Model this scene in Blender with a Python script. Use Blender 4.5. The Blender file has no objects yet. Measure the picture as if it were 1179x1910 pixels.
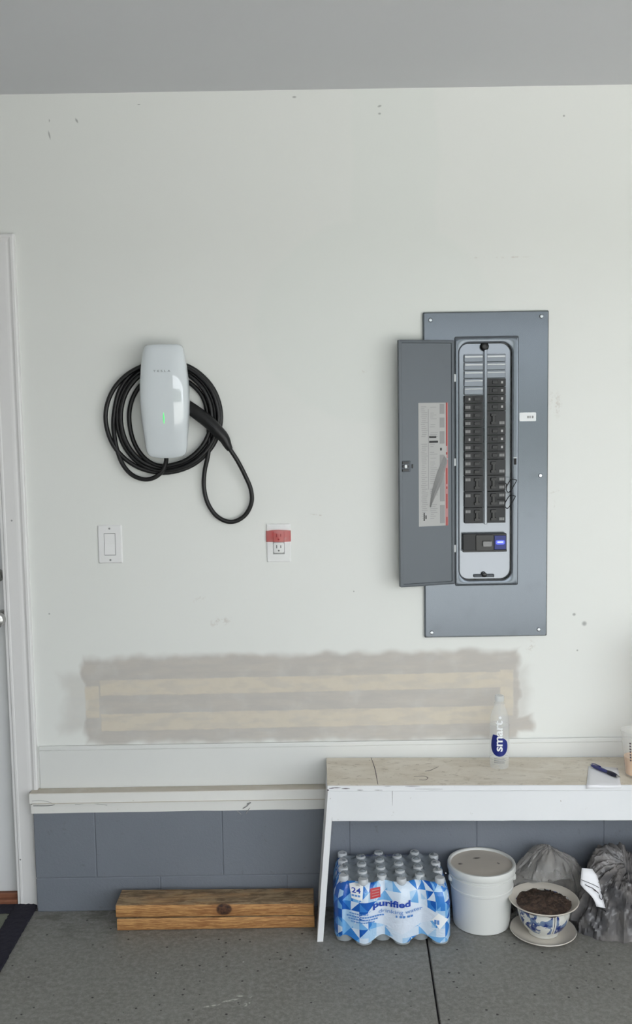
import bpy, bmesh, math, random
from mathutils import Vector, Matrix, noise as mn
random.seed(7)
R = math.radians
S = bpy.context.scene
C = S.collection
PI = math.pi

# ------------------------------------------------------------------ camera
FPX, PITCH, ROLL, DIST, HC = 1800.0, R(5.35), .016, 2.88, 1.486
cd = bpy.data.cameras.new('camera'); cam = bpy.data.objects.new('camera', cd); C.objects.link(cam)
cd.sensor_width = 36; cd.lens = FPX * 36 / 1910
fw = Vector((0, math.cos(PITCH), -math.sin(PITCH))); r0 = Vector((1, 0, 0)); u0 = Vector((0, math.sin(PITCH), math.cos(PITCH)))
rr = r0 * math.cos(ROLL) - u0 * math.sin(ROLL); uu = r0 * math.sin(ROLL) + u0 * math.cos(ROLL)
m3 = Matrix((rr, uu, -fw)).transposed()
cam.matrix_world = Matrix.Translation((0, -DIST, HC)) @ m3.to_4x4()
S.camera = cam
# ------------------------------------------------------------------ daylight
w = bpy.data.worlds.new('sky'); S.world = w; w.use_nodes = True
bg = w.node_tree.nodes['Background']; bg.inputs[0].default_value = (.905, .948, .983, 1); bg.inputs[1].default_value = 1.45
sd = bpy.data.lights.new('sun', 'SUN'); sd.energy = 4.4; sd.angle = R(.6); sd.color = (1, .97, .93)
so = bpy.data.objects.new('sun', sd); C.objects.link(so)
so.rotation_euler = Vector((-.45, -.14, -.88)).to_track_quat('-Z', 'Y').to_euler()   # shines over the house onto the driveway
S.view_settings.view_transform = 'Standard'; S.view_settings.look = 'None'
S.view_settings.gamma = 1; S.view_settings.use_curve_mapping = False
S.view_settings.exposure = 1.74
S.cycles.max_bounces = 10; S.cycles.diffuse_bounces = 5; S.cycles.transparent_max_bounces = 24

# ------------------------------------------------------------------ pixel -> place on a plane of the room
def ray(px, py):
    X = px - 589.5; Y = 955 - py
    return rr * X + uu * Y + fw * FPX
def P(px, py, y=0.0):            # on the upright plane y
    d = ray(px, py); t = (y + DIST) / d.y
    return Vector((d.x * t, y, HC + d.z * t))
def F(px, py, z=0.0):            # on the level plane z
    d = ray(px, py); t = (z - HC) / d.z
    return Vector((d.x * t, -DIST + d.y * t, z))

# ------------------------------------------------------------------ materials
def lin(c): return c / 12.92 if c <= .04045 else ((c + .055) / 1.055) ** 2.4
def rgb(r, g, b): return (lin(r / 255), lin(g / 255), lin(b / 255), 1)
class NT:
    def __init__(s, name):
        s.m = bpy.data.materials.new(name); s.m.use_nodes = True
        s.t = s.m.node_tree; s.b = s.t.nodes['Principled BSDF']; s.out = s.t.nodes['Material Output']
    def n(s, ty, **k):
        q = s.t.nodes.new(ty)
        for a, v in k.items(): setattr(q, a, v)
        return q
    def put(s, sock, v):
        if isinstance(v, bpy.types.NodeSocket): s.t.links.new(v, sock)
        else: sock.default_value = v
    def ma(s, op, a, b=0.0, c=None, clamp=False):
        q = s.n('ShaderNodeMath', operation=op, use_clamp=clamp); s.put(q.inputs[0], a); s.put(q.inputs[1], b)
        if c is not None: s.put(q.inputs[2], c)
        return q.outputs[0]
    def pos(s, kind='Object'):
        return s.n('ShaderNodeTexCoord').outputs[kind]
    def geo(s): return s.n('ShaderNodeNewGeometry').outputs['Position']
    def xyz(s, v):
        q = s.n('ShaderNodeSeparateXYZ'); s.put(q.inputs[0], v); return q.outputs
    def noise(s, v, sc, det=3, rough=.5, dist=0, scale3=None):
        if scale3:
            mp = s.n('ShaderNodeMapping'); s.put(mp.inputs[0], v); mp.inputs['Scale'].default_value = scale3; v = mp.outputs[0]
        q = s.n('ShaderNodeTexNoise'); s.put(q.inputs['Vector'], v); q.inputs['Scale'].default_value = sc
        q.inputs['Detail'].default_value = det; q.inputs['Roughness'].default_value = rough; q.inputs['Distortion'].default_value = dist
        return q.outputs[0]
    def vor(s, v, sc, out='Distance'):
        q = s.n('ShaderNodeTexVoronoi'); s.put(q.inputs['Vector'], v); q.inputs['Scale'].default_value = sc; return q.outputs[out]
    def step(s, v, a, b, lo=0.0, hi=1.0):
        q = s.n('ShaderNodeMapRange', interpolation_type='SMOOTHSTEP'); s.put(q.inputs[0], v)
        q.inputs[1].default_value = a; q.inputs[2].default_value = b; q.inputs[3].default_value = lo; q.inputs[4].default_value = hi
        return q.outputs[0]
    def mix(s, f, a, b):
        q = s.n('ShaderNodeMix', data_type='RGBA'); s.put(q.inputs[0], f); s.put(q.inputs[6], a); s.put(q.inputs[7], b); return q.outputs[2]
    def bump(s, h, st=.2, d=.01):
        q = s.n('ShaderNodeBump'); q.inputs['Strength'].default_value = st; q.inputs['Distance'].default_value = d
        s.put(q.inputs['Height'], h); s.put(s.b.inputs['Normal'], q.outputs[0])
    def rect(s, x, z, cx, cz, hx, hz, soft):
        a = s.ma('SUBTRACT', s.ma('ABSOLUTE', s.ma('SUBTRACT', x, cx)), hx)
        b = s.ma('SUBTRACT', s.ma('ABSOLUTE', s.ma('SUBTRACT', z, cz)), hz)
        return s.step(s.ma('MAXIMUM', a, b), -soft, soft, 1, 0)
    def ell(s, x, z, cx, cz, rx, rz, ang=0.0, lo=.6, hi=1.2):
        dx = s.ma('SUBTRACT', x, cx); dz = s.ma('SUBTRACT', z, cz); ca, sa = math.cos(ang), math.sin(ang)
        a = s.ma('DIVIDE', s.ma('ADD', s.ma('MULTIPLY', dx, ca), s.ma('MULTIPLY', dz, sa)), rx)
        b = s.ma('DIVIDE', s.ma('SUBTRACT', s.ma('MULTIPLY', dz, ca), s.ma('MULTIPLY', dx, sa)), rz)
        return s.step(s.ma('SQRT', s.ma('ADD', s.ma('MULTIPLY', a, a), s.ma('MULTIPLY', b, b))), lo, hi, 1, 0)
def pbr(name, col, rough=.5, metal=0.0, spec=.5, var=.06, sc=30, bump=0.0, bsc=200, coat=0.0):
    q = NT(name); b = q.b
    g = q.geo() if name.startswith('room') else q.pos()
    n = q.noise(g, sc, 4)
    c2 = tuple(max(0, c * (1 - var * 2)) for c in col[:3]) + (1,)
    q.put(b.inputs['Base Color'], q.mix(n, col, c2))
    b.inputs['Roughness'].default_value = rough; b.inputs['Metallic'].default_value = metal
    b.inputs['Specular IOR Level'].default_value = spec; b.inputs['Coat Weight'].default_value = coat
    if bump: q.bump(q.noise(g, bsc, 3), bump, .002)
    return q.m
def film(name, col, alpha, rough=.2, bumpy=0.0, bsc=40):
    q = NT(name); b = q.b; b.inputs['Base Color'].default_value = col; b.inputs['Roughness'].default_value = rough
    b.inputs['Alpha'].default_value = alpha
    if bumpy: q.bump(q.noise(q.pos(), bsc, 4, .6, 1.5), bumpy, .01)
    return q.m

M = {}
M['trim'] = pbr('room_trim_white', rgb(226, 227, 225), .45, var=.03, sc=6)
def ledge_material():
    q = NT('room_ledge_paint'); g = q.geo(); nz9 = q.xyz(q.n('ShaderNodeNewGeometry').outputs['Normal'])[2]
    col = q.mix(q.noise(g, 6, 3), rgb(232, 232, 229), rgb(226, 225, 221))
    col = q.mix(q.ma('MULTIPLY', q.step(nz9, .6, .9), q.step(q.noise(g, 20, 4), .2, .6, .75, 1.0)), col, rgb(192, 184, 170))
    col = q.mix(q.ma('MULTIPLY', q.step(q.noise(g, 22, 5, .7), .66, .71), .7), col, rgb(176, 168, 154))
    q.put(q.b.inputs['Base Color'], col); q.b.inputs['Roughness'].default_value = .55; q.bump(q.noise(g, 50, 3), .2, .003); return q.m
M['ledge'] = ledge_material()
M['casing'] = pbr('room_casing_white', rgb(234, 233, 233), .4, var=.03, sc=4)
M['door'] = pbr('room_door_white', rgb(226, 227, 229), .35, var=.02, sc=3)
M['ceil'] = pbr('room_ceiling_grey', rgb(212, 213, 216), .85, var=.02, sc=1.5, bump=.05)
M['black'] = pbr('black_rubber', rgb(15, 15, 17), .45, var=.1)
M['blackp'] = pbr('black_plastic', rgb(30, 31, 34), .5, var=.08)
M['blackd'] = pbr('dark_toggle', rgb(12, 12, 14), .3, var=.05)
M['slot'] = pbr('dark_slot', rgb(30, 26, 26), .7)
M['whitep'] = pbr('white_plastic', rgb(236, 236, 236), .3, var=.01)
M['rocker'] = pbr('white_rocker', rgb(240, 240, 240), .25, var=.01)
M['charger'] = pbr('charger_shell', rgb(220, 226, 230), .06, var=.008, coat=.6)
M['chargerb'] = pbr('charger_back', rgb(180, 184, 186), .4)
M['steel'] = pbr('steel', rgb(190, 190, 188), .25, 1.0)
M['screw'] = pbr('zinc_screw', rgb(190, 195, 200), .3, 1.0)
M['paper'] = pbr('paper', rgb(238, 238, 242), .8, var=.01)
M['label'] = pbr('label_paper', rgb(178, 178, 177), .5, var=.05, sc=12)
M['lgrey'] = pbr('label_print_grey', rgb(150, 150, 150), .6)
M['lred'] = pbr('label_print_red', rgb(165, 60, 55), .6)
M['lpink'] = pbr('label_print_pink', rgb(190, 135, 135), .6)
M['ink'] = pbr('black_ink', rgb(20, 20, 22), .5)
M['greyink'] = pbr('grey_ink', rgb(140, 148, 152), .5)
M['navy'] = pbr('navy_print', rgb(14, 34, 120), .4, var=.03)
M['blue'] = pbr('blue_print', rgb(30, 70, 170), .4, var=.03)
M['skyblue'] = pbr('light_blue_print', rgb(90, 140, 205), .4, var=.03)
M['whitei'] = pbr('white_ink', rgb(238, 240, 242), .5, var=.01)
M['redi'] = pbr('red_badge', rgb(190, 40, 50), .45)
M['penblue'] = pbr('pen_blue', rgb(18, 30, 110), .2, var=.05, coat=.5)
M['pengrip'] = pbr('pen_grip', rgb(12, 12, 40), .5)
M['orange'] = pbr('orange_drink', rgb(240, 190, 140), .3, var=.05)
M['threshold'] = pbr('threshold_wood', rgb(150, 98, 74), .6, var=.2, sc=40)
M['card'] = pbr('cardboard', rgb(160, 125, 88), .8)
M['cap'] = pbr('white_cap', rgb(190, 194, 198), .35, var=.01)
M['hedge'] = pbr('hedge_green', rgb(62, 84, 48), .9, var=.3, sc=3)
M['drive'] = pbr('room_driveway', rgb(184, 184, 181), .9, var=.08, sc=2)
M['siding'] = pbr('room_siding', rgb(215, 215, 212), .8, var=.02, sc=2)
M['tape_red'] = film('red_tape', rgb(196, 30, 24), .62, .25)
M['clear'] = film('clear_plastic', (.9, .92, .92, 1), .16, .08)
M['cupclear'] = film('clear_cup', (.85, .85, .83, 1), .22, .1)
M['petbottle'] = film('clear_bottle', (.8, .84, .86, 1), .2, .06)
M['topfilm'] = film('shrink_film', (.34, .38, .42, 1), .70, .18, .3, 50)
def bag_material(name, c1_, c2_, alpha, rough):
    q = NT(name); g = q.pos(); b = q.b
    fold = q.noise(g, 10, 3, .5, 1.0); q.put(b.inputs['Base Color'], q.mix(q.step(fold, .3, .7), c1_, c2_))
    b.inputs['Alpha'].default_value = alpha; b.inputs['Roughness'].default_value = rough
    q.bump(q.noise(g, 45, 4, .6, 1.5, (1, 1, .4)), .5, .006); return q.m
M['bagclear'] = bag_material('clear_bag', rgb(150, 148, 146), rgb(172, 168, 164), .52, .16)
M['baggrey'] = bag_material('grey_bag', rgb(84, 83, 86), rgb(124, 120, 118), .93, .2)

def wall_material():
    q = NT('room_wall_paint'); g = q.geo(); x, y, z = q.xyz(g)
    base = rgb(227, 229, 225); v = q.noise(g, 1.3, 2)
    col = q.mix(v, rgb(231, 232, 229), rgb(227, 229, 225))
    # soft edged touch-up coats of slightly different white
    nx = q.ma('ADD', x, q.ma('MULTIPLY', q.ma('SUBTRACT', q.noise(g, 6, 3), .5), .05))
    nz = q.ma('ADD', z, q.ma('MULTIPLY', q.ma('SUBTRACT', q.noise(g, 7.3, 3), .5), .05))
    def box(p0, p1, X, Z, soft):
        a = P(*p0); b = P(*p1)
        return q.rect(X, Z, (a.x + b.x) / 2, (a.z + b.z) / 2, abs(b.x - a.x) / 2, abs(a.z - b.z) / 2, soft)
    t1 = box((652, 150), (815, 440), nx, nz, .012)
    c0 = P(700, 600); t2 = q.ell(nx, nz, c0.x, c0.z, .36, .30, 0, .93, 1.03)
    col = q.mix(q.ma('MULTIPLY', q.ma('MAXIMUM', t1, t2), .8), col, rgb(226, 229, 225))
    # joint compound over the patched board seam, ragged at its rim
    X2 = q.ma('ADD', x, q.ma('ADD', q.ma('MULTIPLY', q.ma('SUBTRACT', q.noise(g, 13, 2, .5), .5), .08), 0.0))
    Z2 = q.ma('ADD', z, q.ma('MULTIPLY', q.ma('SUBTRACT', q.noise(g, 10, 2, .5), .5), .055))
    m0 = box((118, 1262), (985, 1350), X2, Z2, .022)
    m1 = box((152, 1226), (968, 1376), X2, Z2, .014)
    m2 = box((930, 1338), (992, 1362), X2, Z2, .010)
    mud = q.ma('MAXIMUM', q.ma('MULTIPLY', m0, .45), q.ma('MAXIMUM', m1, m2))
    streak = q.noise(g, 9, 4, .6, 0, (1, 1, 5))
    mudc = q.mix(q.step(streak, .3, .8), rgb(190, 186, 181), rgb(199, 193, 185))
    col = q.mix(q.ma('MULTIPLY', mud, q.step(q.noise(g, 14, 4), .2, .55, .78, 1.0)), col, mudc)
    # paper tape showing through the compound
    X3 = q.ma('ADD', x, q.ma('MULTIPLY', q.ma('SUBTRACT', q.noise(g, 30, 3), .5), .008))
    Z3 = q.ma('ADD', q.ma('ADD', z, q.ma('MULTIPLY', x, -.006)), q.ma('MULTIPLY', q.ma('SUBTRACT', q.noise(g, 22, 4, .6), .5), .010))
    ta = box((186, 1267), (952, 1284), X3, Z3, .0025)
    tb = box((188, 1330), (930, 1350), X3, Z3, .0025)
    tc = box((158, 1278), (186, 1337), X3, Z3, .0025)
    td = box((933, 1252), (957, 1336), X3, Z3, .0035)
    tape = q.ma('MAXIMUM', q.ma('MAXIMUM', ta, tb), q.ma('MAXIMUM', tc, td))
    smear = q.step(q.noise(g, 12, 3, .5, 0, (1, 1, 3)), .38, .58, .55, 1.0)
    tapec = q.mix(q.noise(g, 40, 3), rgb(216, 208, 194), rgb(208, 199, 184))
    col = q.mix(q.ma('MULTIPLY', tape, smear), col, tapec)
    # scuffs
    marks = [(92, 225, 1, 3, 0), (92, 252, 1.6, 8, .2), (143, 225, 2, 5, .5), (549, 181, 4, 2, 0), (708, 198, 4, 2, .3), (708, 212, 3, 2, 0),
             (1052, 216, 2.2, 2, 0), (92, 1145, 1.8, 1.8, 0), (1077, 1213, 2, 2, 0), (259, 195, 3, 1, 0), (660, 1103, 1.5, 1.5, 0),
             (1071, 1146, 3.5, 3, 0), (1090, 1163, 5, 5, 0)]
    ms = None
    for px, py, a, b, an in marks:
        p = P(px, py); e = q.ell(x, z, p.x, p.z, a * .0016, b * .0016, an, .3, 1.3)
        ms = e if ms is None else q.ma('MAXIMUM', ms, e)
    col = q.mix(q.ma('MULTIPLY', ms, .6), col, rgb(110, 112, 110))
    sm = None
    for px, py, a, b, an in [(596, 961, 18, 1.6, -.15), (1036, 752, 12, 26, .1), (1040, 915, 16, 2, .35), (1034, 940, 2.4, 7, 0), (372, 1118, 12, 5, .4), (410, 1160, 22, 9, .2), (680, 690, 14, 5, .6),
                             (990, 1205, 8, 14, -.3), (930, 480, 60, 2, 0), (1030, 740, 7, 6, 0), (805, 1200, 3, 3, 0)]:
        p = P(px, py); e = q.ell(x, z, p.x, p.z, a * .0016, b * .0016, an, .2, 1.3)
        sm = e if sm is None else q.ma('MAXIMUM', sm, e)
    sm = q.ma('MULTIPLY', sm, q.step(q.noise(g, 60, 4, .7), .48, .62))
    col = q.mix(q.ma('MULTIPLY', sm, .35), col, rgb(160, 140, 122))
    q.put(q.b.inputs['Base Color'], col)
    q.put(q.b.inputs['Roughness'], q.step(mud, .2, .8, .55, .9))
    h = q.ma('ADD', q.ma('MULTIPLY', q.noise(g, 90, 3), .15), q.ma('MULTIPLY', tape, .5))
    q.bump(q.ma('ADD', h, q.ma('MULTIPLY', q.noise(g, 3, 2), .5)), .15, .004)
    return q.m
M['wall'] = wall_material()

def floor_material():
    q = NT('room_concrete'); g = q.geo(); x, y, z = q.xyz(g)
    n1 = q.noise(g, 3, 4, .6); n2 = q.noise(g, 70, 5, .75)
    col = q.mix(q.step(n1, .3, .7), rgb(114, 112, 107), rgb(123, 122, 118))
    col = q.mix(q.step(n2, .35, .75), col, rgb(146, 145, 140))
    col = q.mix(q.ma('MULTIPLY', q.step(q.noise(g, 260, 2, .6), .55, .72), .6), col, rgb(96, 95, 92))
    vd = q.vor(g, 34); rnd = q.xyz(q.vor(g, 34, 'Color'))[0]
    col = q.mix(q.ma('MULTIPLY', q.step(vd, .085, .14, 1, 0), q.step(rnd, .40, .42)), col, rgb(52, 50, 48))
    vl = q.vor(g, 21); rl = q.xyz(q.vor(g, 21, 'Color'))[1]
    col = q.mix(q.ma('MULTIPLY', q.step(vl, .03, .07, 1, 0), q.step(rl, .80, .82)), col, rgb(190, 188, 182))
    # dried pale scrape near the planks
    sc = None
    for px, py, a, b, an in [(395, 1876, .030, .003, .25), (430, 1866, .028, .0035, .3), (448, 1858, .020, .003, .1), (466, 1860, .012, .0035, 1.0), (458, 1874, .006, .006, 0)]:
        p = F(px, py); e = q.ell(x, y, p.x, p.y, a, b * 1.5, an, .4, 1.1); sc = e if sc is None else q.ma('MAXIMUM', sc, e)
    col = q.mix(q.ma('MULTIPLY', sc, q.step(q.noise(g, 90, 3), .4, .6)), col, rgb(186, 184, 176))
    # grime along the wall
    dg = q.ma('MULTIPLY', q.step(y, -.30, -.08), q.step(q.noise(g, 14, 5, .7, 0, (1, 2.4, 1)), .48, .62))
    col = q.mix(q.ma('MULTIPLY', dg, .55), col, rgb(86, 83, 74))
    q.put(q.b.inputs['Base Color'], col); q.b.inputs['Roughness'].default_value = .62
    q.bump(q.noise(g, 60, 3), .12, .001); return q.m
M['floor'] = floor_material()

def block_material():
    q = NT('room_block_paint'); g = q.geo()
    col = q.mix(q.noise(g, 5, 4), rgb(122, 127, 137), rgb(112, 118, 128))
    col = q.mix(q.step(q.noise(g, 30, 4, .7), .62, .75), col, rgb(108, 112, 120))
    q.put(q.b.inputs['Base Color'], col); q.b.inputs['Roughness'].default_value = .6
    q.bump(q.ma('ADD', q.noise(g, 130, 4, .7), q.ma('MULTIPLY', q.noise(g, 30, 3), .6)), .35, .003); return q.m
M['block'] = block_material()

def wood_material(kx=None):
    q = NT('aged_pine'); g = q.pos(); x, y, z = q.xyz(g)
    gr = q.noise(g, 14, 5, .6, 1.2, (1.2, 9, 22)); gr2 = q.noise(g, 60, 3, .6, .3, (.6, 8, 14))
    col = q.mix(q.step(gr, .36, .62), rgb(204, 156, 98), rgb(146, 98, 56))
    col = q.mix(q.ma('MULTIPLY', q.step(gr2, .5, .7), .45), col, rgb(118, 80, 48))
    nrm = q.xyz(q.n('ShaderNodeNewGeometry').outputs['Normal'])
    st = q.step(q.noise(g, 8, 4, .6, 0, (1, 3, 1)), .3, .6, .55, .95)
    col = q.mix(q.ma('MULTIPLY', q.step(nrm[2], .6, .9), st), col, q.mix(q.step(q.noise(g, 22, 5, .7, .8, (.7, 3, 1)), .38, .62), rgb(152, 132, 104), rgb(98, 80, 60)))
    if kx is not None:      # round knot on the front edge, running a little onto the top
        zz = q.ma('ADD', z, q.ma('MULTIPLY', q.ma('ADD', y, .048), .9))
        ww = q.ma('MULTIPLY', q.ma('SUBTRACT', q.noise(g, 60, 3), .5), .006)
        kn = q.ell(q.ma('ADD', x, ww), q.ma('ADD', zz, ww), kx, .024, .026, .021, 0, .72, 1.0)
        halo = q.ell(q.ma('ADD', x, ww), zz, kx, .022, .05, .022, 0, .5, 1.2)
        col = q.mix(q.ma('MULTIPLY', halo, .5), col, rgb(140, 92, 52))
        col = q.mix(kn, col, q.mix(q.step(q.noise(g, 120, 3), .35, .65), rgb(48, 30, 20), rgb(92, 58, 36)))
    q.put(q.b.inputs['Base Color'], col); q.b.inputs['Roughness'].default_value = .65
    q.bump(gr2, .3, .002); return q.m
M['wood'] = wood_material()
M['knot'] = pbr('pine_knot', rgb(58, 36, 24), .6, var=.3, sc=80)

def bench_top_material():
    q = NT('worn_bench_top'); g = q.pos(); x, y, z = q.xyz(g)
    n = q.noise(g, 10, 5, .65, .5, (.8, 2, 1)); n2 = q.noise(g, 45, 4, .7, .4, (.9, 1.6, 1))
    col = q.mix(q.step(n, .35, .65), rgb(226, 219, 206), rgb(212, 203, 187))
    col = q.mix(q.ma('MULTIPLY', q.step(n2, .56, .70), .5), col, rgb(140, 126, 106))
    col = q.mix(q.ma('MULTIPLY', q.step(q.noise(g, 5, 3), .55, .7), .5), col, rgb(214, 206, 190))
    col = q.mix(q.ma('MULTIPLY', q.step(q.vor(g, 30), .04, .08, 1, 0), q.step(q.xyz(q.vor(g, 30, 'Color'))[0], .75, .77)), col, rgb(80, 68, 56))
    q.put(q.b.inputs['Base Color'], col); q.b.inputs['Roughness'].default_value = .6; q.bump(n2, .25, .002); return q.m
M['benchtop'] = bench_top_material()
def bench_white_material():
    q = NT('worn_white_paint'); g = q.pos()
    col = q.mix(q.noise(g, 4, 3), rgb(232, 233, 235), rgb(222, 224, 227))
    col = q.mix(q.ma('MULTIPLY', q.step(q.noise(g, 28, 5, .7), .66, .72), .8), col, rgb(150, 140, 128))
    q.put(q.b.inputs['Base Color'], col); q.b.inputs['Roughness'].default_value = .5; q.bump(q.noise(g, 60, 3), .15, .002); return q.m
M['benchwhite'] = bench_white_material()
M['chip'] = pbr('exposed_wood', rgb(96, 84, 92), .8, var=.2, sc=60)

def panel_material(name, col, metal, rough, dirt=.3):
    q = NT(name); g = q.pos()
    c = q.mix(q.noise(g, 4, 3), col, tuple(v * .9 for v in col[:3]) + (1,))
    s = q.ma('MULTIPLY', q.step(q.noise(g, 18, 3, .6), .55, .85), dirt)
    c = q.mix(s, c, rgb(70, 72, 76)); q.put(q.b.inputs['Base Color'], c)
    q.b.inputs['Metallic'].default_value = metal
    q.b.inputs['Roughness'].default_value = rough; return q.m
M['panel'] = panel_material('panel_enamel', rgb(104, 110, 117), .8, .24)
M['pdoor'] = panel_material('panel_door_enamel', rgb(94, 100, 106), .25, .45, .15)
M['dead'] = panel_material('deadfront_enamel', rgb(122, 126, 132), .88, .20)
M['pline'] = pbr('panel_dark_edge', rgb(70, 74, 80), .4, .5)  # dark grey of the gasket, frame seam, lower clip and latch
M['filler'] = panel_material('filler_plate_enamel', rgb(120, 125, 132), .6, .3, 0)
M['gleam'] = panel_material('pale_gleam_enamel', rgb(205, 208, 210), .2, .3, 0)  # pale enamel; on the filler ribs it paints their gleam

def label_film_material():
    q = NT('printed_film'); uv = q.n('ShaderNodeUVMap').outputs[0]; u, v, _ = q.xyz(uv)
    sc = 1 / .026
    a = q.ma('MULTIPLY', u, sc); b = q.ma('MULTIPLY', v, sc)
    fa = q.ma('FRACT', a); fb = q.ma('FRACT', b); ia = q.ma('FLOOR', a); ib = q.ma('FLOOR', b)
    par = q.ma('MODULO', q.ma('ADD', ia, ib), 2.0); par = q.ma('ABSOLUTE', par)
    d1 = q.ma('GREATER_THAN', fa, fb); d2 = q.ma('GREATER_THAN', q.ma('ADD', fa, fb), 1.0)
    dd = q.ma('ADD', q.ma('MULTIPLY', d1, par), q.ma('MULTIPLY', d2, q.ma('SUBTRACT', 1.0, par)))
    cx = q.n('ShaderNodeCombineXYZ'); q.put(cx.inputs[0], ia); q.put(cx.inputs[1], ib); q.put(cx.inputs[2], q.ma('MULTIPLY', dd, 7.3))
    wn = q.n('ShaderNodeTexWhiteNoise', noise_dimensions='3D'); q.put(wn.inputs[0], cx.outputs[0])
    # more white to the middle of the front, deeper blues at the ends
    e = q.step(q.ma('ABSOLUTE', q.ma('SUBTRACT', u, .175)), .02, .17, -.27, .20)
    r = q.ma('ADD', wn.outputs[0], e)
    cr = q.n('ShaderNodeValToRGB'); cr.color_ramp.interpolation = 'CONSTANT'; el = cr.color_ramp.elements
    el[0].position = 0; el[0].color = rgb(206, 220, 236); el[1].position = .30; el[1].color = rgb(168, 202, 232)
    for p_, c_ in ((.48, rgb(112, 170, 222)), (.66, rgb(52, 124, 202)), (.84, rgb(24, 88, 176))):
        k = el.new(p_); k.color = c_
    q.put(cr.inputs[0], r); col = cr.outputs[0]
    du = q.ma('DIVIDE', q.ma('ABSOLUTE', q.ma('SUBTRACT', u, .180)), .135); dv = q.ma('DIVIDE', q.ma('ABSOLUTE', q.ma('SUBTRACT', v, .088)), .052)
    dm = q.step(q.ma('ADD', du, dv), .98, 1.0, 1, 0)
    col = q.mix(dm, col, rgb(214, 224, 238))
    q.put(q.b.inputs['Base Color'], col); q.b.inputs['Roughness'].default_value = .22
    q.bump(q.noise(q.pos(), 35, 3, .5, 1), .3, .01); return q.m
M['pfilm'] = label_film_material()

def pot_material():
    q = NT('blue_white_glaze'); g = q.pos(); x, y, z = q.xyz(g)
    n = q.noise(g, 24, 4, .55, .6); n2 = q.noise(g, 60, 3)
    an = q.ma('ARCTAN2', y, x)
    panels = q.ma('ABSOLUTE', q.ma('SINE', q.ma('ADD', q.ma('MULTIPLY', an, 2.0), 2.75)))
    col = q.mix(q.step(n2, .4, .8), rgb(214, 214, 208), rgb(200, 200, 192))
    band = q.ma('MULTIPLY', q.step(z, .018, .024), q.step(z, .092, .098, 1, 0))
    blue = q.ma('MULTIPLY', q.ma('MULTIPLY', q.step(n, .49, .52), q.step(panels, .10, .2)), band)
    bc = q.mix(q.step(q.noise(g, 50, 3), .4, .6), rgb(28, 48, 112), rgb(112, 130, 158))
    col = q.mix(blue, col, bc)
    ln = q.ma('MULTIPLY', q.step(panels, .02, .035, 1, 0), band)
    col = q.mix(ln, col, rgb(40, 40, 50))
    scal = q.ma('ADD', z, q.ma('MULTIPLY', q.ma('ABSOLUTE', q.ma('SINE', q.ma('MULTIPLY', an, 10.0))), .007))
    cb = q.ma('MULTIPLY', q.step(scal, .106, .107), q.step(z, .1075, .1085, 1, 0))
    col = q.mix(q.ma('MULTIPLY', cb, .85), col, rgb(48, 50, 66))
    q.put(q.b.inputs['Base Color'], col); q.b.inputs['Roughness'].default_value = .16; return q.m
M['pot'] = pot_material()
M['glaze'] = pbr('white_glaze', rgb(212, 205, 194), .2, var=.06, sc=24)
def soil_material():
    q = NT('dry_soil'); g = q.pos()
    col = q.mix(q.step(q.noise(g, 60, 5, .7), .35, .7), rgb(58, 46, 40), rgb(104, 84, 72))
    q.put(q.b.inputs['Base Color'], col); q.b.inputs['Roughness'].default_value = 1; q.bump(q.noise(g, 120, 4, .8), .8, .006); return q.m
M['soil'] = soil_material()
M['bucket'] = pbr('bucket_white', rgb(216, 217, 214), .38, var=.015, sc=6)
def lid_material():
    q = NT('stained_lid'); g = q.pos(); x, y, z = q.xyz(g)
    col = q.mix(q.noise(g, 14, 4), rgb(206, 198, 186), rgb(192, 183, 172))
    s = None
    for cx, cy, a, b in ((-.008, .036, .012, .005), (-.016, .020, .004, .008), (-.062, .0, .007, .006), (.05, .0, .004, .006)):
        e = q.ell(x, y, cx, cy, a, b, .2, .5, 1.3); s = e if s is None else q.ma('MAXIMUM', s, e)
    col = q.mix(q.ma('MULTIPLY', s, q.step(q.noise(g, 70, 4), .38, .52)), col, rgb(92, 84, 76))
    q.put(q.b.inputs['Base Color'], col); q.b.inputs['Roughness'].default_value = .5; return q.m
M['lid'] = lid_material()
def rug_material(name, kind):
    q = NT(name); g = q.pos()
    if kind == 'border': col = q.mix(q.noise(g, 200, 3), rgb(26, 25, 38), rgb(44, 42, 58))
    else:
        col = q.mix(q.noise(g, 180, 3), rgb(112, 116, 104), rgb(134, 138, 124))
        c = q.step(q.vor(g, 26), .16, .2, 1, 0); col = q.mix(q.ma('MULTIPLY', c, q.step(q.noise(g, 9, 2), .50, .56)), col, rgb(190, 190, 176))
        c = q.step(q.vor(g, 40), .18, .22, 1, 0); col = q.mix(q.ma('MULTIPLY', c, q.step(q.noise(g, 7, 2, .5, 1), .50, .54)), col, rgb(30, 28, 26))
    q.put(q.b.inputs['Base Color'], col); q.b.inputs['Roughness'].default_value = 1; q.bump(q.noise(g, 300, 3, .8), .9, .006); return q.m
M['rugb'] = rug_material('rug_border', 'border'); M['rugc'] = rug_material('rug_centre', 'c')
def emit(name, col, st):
    q = NT(name); q.b.inputs['Base Color'].default_value = col; q.b.inputs['Emission Color'].default_value = col; q.b.inputs['Emission Strength'].default_value = st * .14; return q.m
M['led'] = emit('green_led', (.12, 1, .25, 1), 1.1)
M['blueglow'] = emit('blue_glow', (.12, .16, 1, 1), .55)  # emission puts a glow into the breaker's blue label
M['blueglow2'] = emit('blue_glow_bright', (.6, .66, 1, 1), 1.0)

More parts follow.
